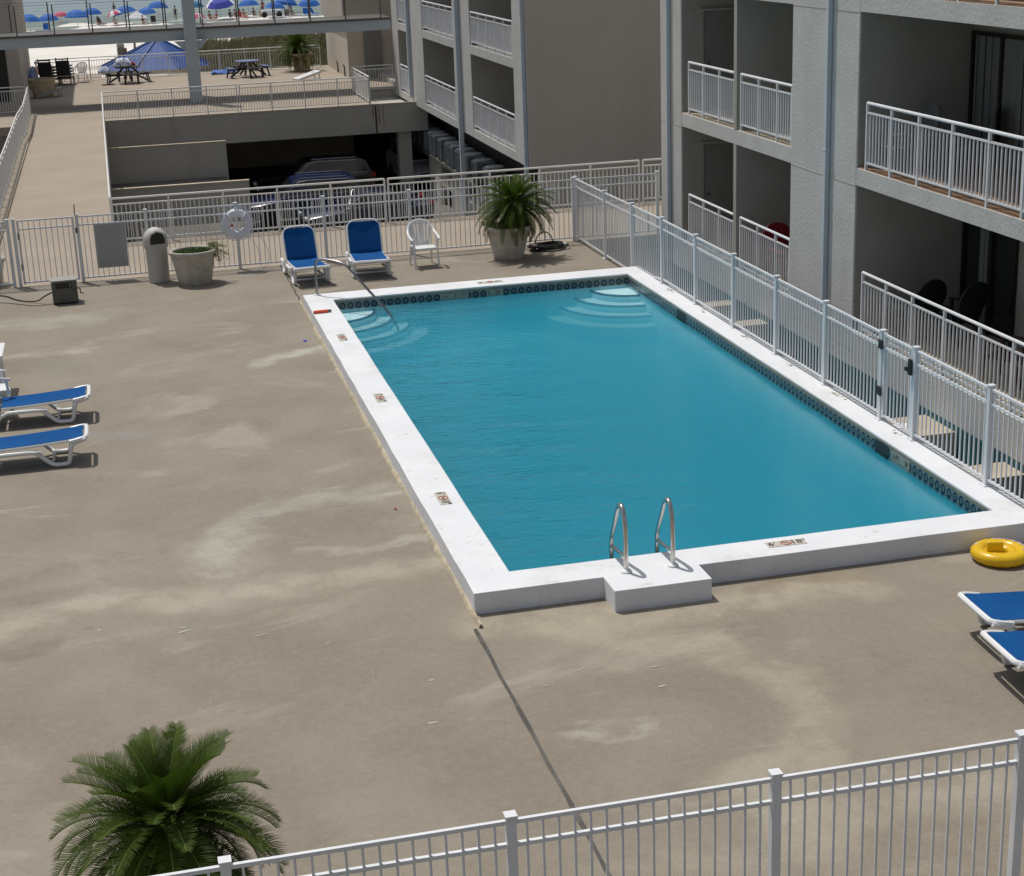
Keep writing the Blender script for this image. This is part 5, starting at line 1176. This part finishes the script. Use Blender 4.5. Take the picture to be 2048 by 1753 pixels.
TW=mat('blue_white_striped_towel',(.08,.14,.42),(.75,.77,.82),sc=7,rough=.95,lo=.42,hi=.50,stretch=(4,.5,1))
drape('beach_towel','blue and white towels heaped on the left picnic table','towel',(-2.95,65.3,.765),.42,.36,.34,TW,4)
drape('beach_towel','pale blue towel spread over the bench left of the towel heap','towel',(-3.85,65.3,.475),.28,.40,.30,mat('pale_blue_towel',(.30,.38,.55),(.6,.65,.75),sc=5,rough=.95),5)
drape('red_bag','small red bag lying on the left picnic table','bag',(-2.5,65.55,.765),.14,.10,.14,CLO['red'],6,8)
drape('beach_blanket','blue cloth on the ground behind the dusty blue picnic table','cloth',(1.9,67.4,.0),.7,.35,.12,mat('sun_faded_blue_cloth',(.10,.20,.55),rough=.9),7)
drape('blue_towel','small blue bundle beside the left wing behind the stacked chairs','towel',(-7.1,66.0,.0),.25,.3,.9,mat('bright_blue_cloth',(.08,.18,.6),(.5,.55,.7),sc=6,rough=.9),8)
def chair_stack(label,loc,rz,n):
    t_=thing('stacked_chairs',label,'stacked chairs',loc,rz,'stacks of dark loungers on the terrace')
    for k in range(n):
        z=.28+.135*k
        f=MB().box((-.30,-.55,z),(.30,.38,z+.05)); 
        f.bar((-.28,.38,z+.02),(-.28,.62,z+.46),.05,.05); f.bar((.28,.38,z+.02),(.28,.62,z+.46),.05,.05); 
        for q in range(4): f.bar((-.28,.42+.055*q,z+.10+.10*q),(.28,.42+.055*q,z+.10+.10*q),.03,.06)
        if k==0:
            for sx in(-.28,.28): f.bar((sx,-.5,0),(sx,-.5,.30),.05,.05); f.bar((sx,.4,0),(sx,.3,.30),.05,.05)
        f.build('chair_shell',M['darkwood'],t_)
    return t_
chair_stack('tall stack of dark chairs nearest the left wing',(-6.35,66.2,0),R(160),5)
chair_stack('second stack of dark slatted chairs beside the white armchair',(-5.65,66.6,0),R(172),5)
def cornhole(label,loc,rz,m):
    t_=thing('cornhole_board',label,'game board',loc,rz,'boards of the bean bag game')
    T=Matrix.Rotation(R(14),4,'X'); hole=[(.0+.075*math.cos(a),.95+.075*math.sin(a)) for a in[2*PI*i/20 for i in range(20)]]
    import bmesh
    bm=bmesh.new(); o_=[bm.verts.new(p) for p in((-.30,0,0),(.30,0,0),(.30,1.22,0),(-.30,1.22,0))]; i_=[bm.verts.new((x,y,0)) for x,y in hole]
    e=[bm.edges.new((o_[i],o_[(i+1)%4])) for i in range(4)]+[bm.edges.new((i_[i],i_[(i+1)%20])) for i in range(20)]
    bmesh.ops.triangle_fill(bm,use_beauty=True,edges=e); bm.verts.index_update(); mb=MB()
    mb.add([T@(v.co+Vector((0,0,.10))) for v in bm.verts],[[v.index for v in f.verts] for f in bm.faces]); bm.free()
    mb.build('board',m,t_)
    MB().box((-.30,0,.0),(.30,.02,.095),T).box((-.30,.02,0),(-.28,1.22,.095),T).box((.28,.02,0),(.30,1.22,.095),T).box((-.28,1.20,0),(.28,1.22,.095),T).build('board_frame',m,t_)
    MB().bar((-.26,1.1,0),(-.26,1.08,.30),.04,.04).bar((.26,1.1,0),(.26,1.08,.30),.04,.04).build('leg',m,t_)
    return t_
cornhole('white slanted game board lying by the potted palm on the terrace',(4.72,61.4,0),R(-70),M['plastic'])
cornhole('grey slanted game board in the shade by the left wing',(-6.9,60.6,0),R(-75),M['signback'])
# ================================================================== BEACH
t_=thing('beach_pavilion','octagonal pavilion with a blue ribbed metal roof beyond the terrace rail','pavilion',(-.95,86,-3.2))
ap=(.35,0,3.92); re,ze=3.45,2.3; n=8
corner=[(re*math.cos(PI/8+i*PI/4),re*math.sin(PI/8+i*PI/4),ze) for i in range(n)]
for i in range(n):
    a,b=Vector(corner[i]),Vector(corner[(i+1)%n]); A=Vector(ap); nn=(a-A).cross(b-A).normalized()
    if nn.z<0: nn=-nn
    rm=MB().add([a,b,A,a-nn*.05,b-nn*.05,A-Vector((0,0,.05))],[(0,1,2),(3,5,4),(0,3,4,1)])
    md=(a+b)/2; sl2=(A-md); L3=sl2.length
    for k in range(-3,4):
        f=k/4; st=md+(b-a)*(.5*f); top=1-abs(f)
        if top<.06: continue
        rm.bar(st+nn*.008,st+sl2*top*.98+nn*.008,.03,.018,up=nn)
    rm.build('roof_panel',M['roofblue'],t_)
    MB().bar(a+Vector((0,0,.02)),A+Vector((0,0,.03)),.13,.05).build('hip_cap',M['roofblue'],t_)
    MB().bar(a-Vector((0,0,.12)),b-Vector((0,0,.12)),.06,.22).build('eave_board',M['slabtop'],t_)
    q=Vector((a.x*.88,a.y*.88,0)); MB().bar(q,q+Vector((0,0,ze)),.16,.16).build('post',M['wood'],t_)
MB().lathe([(.18,3.9),(.12,4.0),(0,4.05)],(.35,0,0),10).build('finial',M['roofblue'],t_)
def umbrella(label,x,y,r,m,z=-4.0,h=2.0,tilt=0,az=0,m2=None,group='beach umbrellas by the water'):
    t_=thing('beach_umbrella',label,'beach umbrella',(x,y,z),az,group)
    T=Matrix.Translation((0,0,h))@Matrix.Rotation(tilt,4,'Y'); mb=MB(); n=8; vs=[];fs=[]; rg=[(0,.0),(.35,-.06),(.7,-.24),(1,-.58)]
    vs.append(T@Vector((0,0,0)))
    for q,(f,zz) in enumerate(rg[1:]):
        for k in range(n*2):
            a=PI*k/n; sc=1 if k%2==0 else (.965); vs.append(T@Vector((r*f*sc*math.cos(a),r*f*sc*math.sin(a),zz*r)))
    N2=n*2
    for k in range(N2): fs.append((0,1+k,1+(k+1)%N2)); mb.mi.append(0)
    mb.mi=[]
    for q in range(2):
        for k in range(N2): fs.append((1+q*N2+k,1+(q+1)*N2+k,1+(q+1)*N2+(k+1)%N2,1+q*N2+(k+1)%N2))
    mb.add(vs,fs)
    if isinstance(m,list):
        k_=0
        for i,f in enumerate(fs):
            seg=(i%N2)//2; mb.mi[i]=seg%len(m)
    c=mb.build('canopy',m,t_); sd=c.modifiers.new('t','SOLIDIFY'); sd.thickness=.02
    MB().tube([(0,0,0),T@Vector((0,0,.08))],.025,5).build('pole',M['cloth_white'],t_)
    if m2:
        # loungers / box under the umbrella
        MB().box((-.8,-1.0,.3),(-.2,.9,.42)).bar((-.5,.9,.36),(-.5,1.3,.8),.6,.05).build('beach_lounger',m2,t_)
    return t_
U=[('blue umbrella farthest left on the shore, low by the bridge deck',-11.6,182,1.12,M['umb'],0),
 ('second blue umbrella from the left, with a blue drape below',-9.6,184.5,1.12,M['umb'],.05),
 ('third blue umbrella from the left on the shore',-6.4,185,1.15,M['umb'],0),
 ('fourth blue umbrella from the left, set a little farther back',-4.7,192,1.1,M['umb'],0),
 ('blue umbrella with a pink one peeping out at its left',-1.1,190.5,1.15,M['umb'],.2),
 ('blue umbrella just right of the white tent',1.5,189,1.08,M['umb'],0),
 ('blue umbrella next to the bridge column on its left, farther back',3.2,197,1.12,M['umb'],0),
 ('teal umbrella just right of the bridge column',7.6,196.5,1.1,M['umb_teal'],-.1),
 ('blue umbrella standing alone right of the striped one',13.9,193.5,1.1,M['umb'],0),
 ('blue umbrella below the left rainbow one',16.6,187.5,1.15,M['umb'],.1),
 ('blue umbrella between the two rainbow ones',18.5,192,1.1,M['umb'],.2),
 ('blue umbrella nearest the tan wing, with blue chairs',20.9,190,1.2,M['umb'],-.05)]
for k,(lb,x,y,r,m,tl) in enumerate(U): umbrella(lb,x,y,r*[1.22,1.12,1.25,1.1,1.3,1.15][k%6],m,h=[2.0,1.8,2.1,1.9][k%4],tilt=tl+[.05,-.08,.1,-.04,.0][k%5],az=k*.7)
umbrella('low pink umbrella far back left on the shore',-8.6,205,1.0,CLO['pink'],z=-4.15,h=1.2)
umbrella('pink and white umbrella half behind a blue one',-2.3,189.5,.9,[CLO['pink'],M['cloth_white']],h=1.6,tilt=-.3)
umbrella('white low umbrella just right of the bridge column',7.4,187,1.0,[M['cloth_white'],CLO['pink']],h=.95,tilt=.1)
umbrella('large royal blue umbrella with a white stripe',10.3,191.5,1.75,[M['umb_violet'],M['umb_violet'],M['cloth_white'],M['umb_violet']],h=2.5,tilt=.25,az=-2.0)
RB=[mat('rb_'+k,v,rough=.7,trans=.15) for k,v in dict(red=(.65,.04,.05),orange=(.8,.25,.02),yellow=(.8,.65,.03),green=(.08,.5,.1),blue=(.03,.15,.6),purple=(.4,.05,.45),pink=(.75,.1,.3),teal=(.05,.5,.6)).items()]
umbrella('left rainbow umbrella tilted towards the sea',17.0,198,1.35,[RB[7],RB[2],RB[6],RB[5],RB[0],RB[4],RB[1],RB[3]],h=2.9,tilt=.5,az=.4)
umbrella('right rainbow umbrella with orange and pink panels',20.0,201,1.4,[RB[0],RB[3],RB[4],RB[6],RB[5],RB[2],RB[1],RB[1]],h=3.1,tilt=.5,az=.2)
umbrella('orange umbrella tilted low behind the blue pavilion roof',-.9,119,1.2,[RB[1],RB[1]],z=-3.3,h=1.0,tilt=.7,az=1.4)
# white tent
t_=thing('beach_tent','small white sun tent between blue umbrellas','beach tent',(.4,187.5,-4.0))
MB().add([(-1.2,-.8,.7),(1.2,-.8,.7),(1.2,.8,.7),(-1.2,.8,.7),(0,0,1.5)],[(0,1,4),(1,2,4),(2,3,4),(3,0,4)]).build('tent_roof',M['cloth_white'],t_)
for sx in(-1.15,1.15):
    for sy in(-.75,.75): MB().bar((sx,sy,0),(sx,sy,.7),.05,.05).build('tent_pole',M['cloth_white'],t_)
# beach bin, posts, wagon
t_=thing('trash_can','grey barrel bin on the sand left of the pavilion','trash can',(-2.4,119,-3.35)); MB().lathe([(.38,0),(.38,1.3),(.40,1.32),(.36,1.34),(0,1.34)],(0,0,0),16).build('barrel',M['darkbox'],t_); MB().box((-.38,-.25,1.35),(.2,.25,1.7)).build('rubbish_bag',M['boxlid'],t_,bevel=.1)
for x,y,lb in((-1.45,118,'weathered post on the sand beside the grey barrel bin'),(3.7,84,'weathered dune post right of the bridge column')):
    tag(MB((x,y,-3.3)).tube([(x,y,-3.3),(x+.05,y,-1.2)],.09,8).build('wooden_post',M['wood']),lb,'post')
t_=thing('beach_cart','dark low equipment cart on the sand above the terrace rail','cart',(-5.6,93,-3.2))
MB().box((-1.1,-.5,.5),(1.1,.5,.95)).box((-1.0,-.45,.951),(.9,.45,1.25)).build('cart_load',M['darkwood'],t_,bevel=.06)
for sx in(-.8,.8):
    for sy in(-.5,.5): MB().lathe([(0,-.06),(.3,-.06),(.3,.06),(0,.06)],(sx,sy,.3),12,Matrix.Rotation(PI/2,3,'X')).build('wheel',M['rubber'],t_)
# ------------------------------------------------------------------ PEOPLE (tiny on the far beach)
def person(label,loc,rz,pose,skin,cloth,sc=1.0):
    S={}; 
    if pose=='stand':
        V=dict(pel=(0,0,.92,.13),wai=(0,0,1.08,.115),che=(0,0,1.30,.14),nec=(0,0,1.47,.055),hed=(0,.0,1.56,.075),top=(0,0,1.70,.085))
        legs={s:[(s*.09,0,.84,.085),(s*.10,-.02,.47,.058),(s*.11,.02,.08,.04),(s*.12,-.14,.03,.03)] for s in(-1,1)}
        arms={s:[(s*.19,0,1.38,.05),(s*.26,.02,1.12,.038),(s*.28,-.06,.88,.028),(s*.28,-.09,.79,.026)] for s in(-1,1)}
    else:
        V=dict(pel=(0,0,.30,.14),wai=(0,.06,.45,.12),che=(0,.13,.66,.14),nec=(0,.15,.83,.055),hed=(0,.13,.92,.075),top=(0,.12,1.05,.085))
        legs={s:[(s*.10,-.08,.30,.085),(s*.13,-.46,.46,.06),(s*.12,-.72,.12,.04),(s*.12,-.86,.06,.03)] for s in(-1,1)}
        arms={s:[(s*.19,.12,.75,.05),(s*.27,-.04,.54,.038),(s*.22,-.26,.46,.028),(s*.2,-.33,.44,.026)] for s in(-1,1)}
    vs=[];es=[];rs=[]
    def ch(pts,start=None):
        prev=start
        for p in pts:
            vs.append(p[:3]); rs.append(p[3]); k=len(vs)-1
            if prev is not None: es.append((prev,k))
            prev=k
        return prev
    ch([V[k] for k in('pel','wai','che','nec','hed','top')])
    for s in(-1,1): ch(legs[s],0); ch(arms[s],2)
    me=bpy.data.meshes.new('person'); me.from_pydata(vs,es,[]); o=bpy.data.objects.new('person_body',me); COL.objects.link(o)
    o.modifiers.new('skin','SKIN'); 
    for i,r in enumerate(rs): me.skin_vertices[0].data[i].radius=(r,r*.8 if i in(1,2) else r)
    me.skin_vertices[0].data[0].use_root=True; sb=o.modifiers.new('s','SUBSURF'); sb.levels=1; sb.render_levels=1
    me.materials.append(skin)
    t_=thing('person',label,'person',loc,rz); t_.scale=(sc,)*3; o.parent=t_
    a,b=Vector(V['pel'][:3]),Vector(V['che'][:3])
    MB().tube([a-Vector((0,0,.12)),a,a.lerp(b,.45),b],[.155,.165,.14,.165],10,flat=.85).build('swimwear',cloth,t_,smooth=True)
    tp=Vector(V['top'][:3]); MB().lathe([(.0,.045),(.075,.02),(.108,-.05),(.10,-.13),(.0,-.14)],tp+Vector((0,.025,.06)),10).build('hair',HAIR,t_,smooth=True)
PE=[('standing person in dark swimwear left of the bridge column',5.0,192,0,'stand','navy'),
('person seated in pink beside the white low umbrella',8.9,189,.4,'sit','pink'),
('second seated person in pink right of the first',9.6,188.6,-.5,'sit','pink'),
('seated person in navy under the striped umbrella',11.4,190.5,.2,'sit','navy'),
('seated person in black under the striped umbrella',12.0,190,.8,'sit','black'),
('seated person in teal right of the striped umbrella',12.5,190.6,-.3,'sit','teal'),
('seated person in red at the end of the group by the striped umbrella',13.0,189.6,.5,'sit','red'),
('seated person in navy below the lone blue umbrella',14.3,191.5,.1,'sit','navy'),
('seated person in black below the lone blue umbrella',15.2,191.2,-.4,'sit','black'),
('standing person in red between the lone blue umbrella and the left rainbow one',16.0,197.5,.3,'stand','red'),
('standing person in dark swimwear under the right rainbow umbrella',19.3,197,.3,'stand','black'),
('person crouched in teal below the rainbow umbrellas',18.6,188.5,.3,'sit','teal'),
('seated person in navy beneath the fourth umbrella from the left',-4.1,189.5,.3,'sit','navy'),
('seated person in white by the pink and white umbrella',-2.2,187.5,.3,'sit','white'),
('seated person in black under the white tent',1.0,186.5,.3,'sit','black'),
('bather standing in the sea far left of the column',-1.8,232,.3,'stand','navy'),
('person in red lying back on the sand above the dark stacked chairs',-8.6,112,1.2,'sit','red')]
for k,(lb,x,y,rz,ps,cl) in enumerate(PE):
    z=-4.1 if y<205 else -5.1
    if y<130: z=-3.3
    person(lb,(x,y,z),rz,ps,SKIN[k%2],CLO[cl],1.0)
def beach_chair(label,x,y,m,z=-4.1,rz=0):
    t_=thing('beach_chair',label,'beach chair',(x,y,z),rz,'low chairs on the shore')
    MB().box((-.3,-.5,.28),(.3,.3,.33)).build('seat',m,t_); MB().bar((0,.3,.3),(0,.62,.95),.6,.04).build('backrest',m,t_)
    for sx in(-.27,.27): MB().bar((sx,-.45,0),(sx,.25,.28),.03,.03).bar((sx,.3,0),(sx,-.3,.28),.03,.03).build('folding_legs',M['cloth_white'],t_)
for k,(x,y,m,lb) in enumerate([(20.2,187.8,M['umb'],'left blue beach chair under the umbrella nearest the tan wing'),(21.3,187.6,M['umb'],'right blue beach chair under the umbrella nearest the tan wing'),(-9.9,182.5,M['umb'],'blue beach chair under the second umbrella from the left'),(12.8,188.5,CLO['red'],'dark red beach chair at the right of the seated group'),(2.2,187,CLO['black'],'black beach chair right of the white tent'),(-3.6,189,CLO['black'],'black beach chair under the fourth umbrella from the left'),(17.9,187,M['wood'],'grey beach chair in front of the rainbow umbrellas')]): beach_chair(lb,x,y,m,rz=PI*(k%2)*.3)
t_=thing('beach_buggy','white low beach cart with a black wheel behind the seated group','cart',(16.3,190,-4.1)); MB().box((-1.2,-.6,.35),(1.2,.6,.85)).build('cart_body',M['plastic'],t_,bevel=.05)
for sx in(-.9,.9):
    for sy in(-.6,.6): MB().lathe([(0,-.1),(.33,-.1),(.33,.1),(0,.1)],(sx,sy,.33),14,Matrix.Rotation(PI/2,3,'X')).build('wheel',M['rubber'],t_)
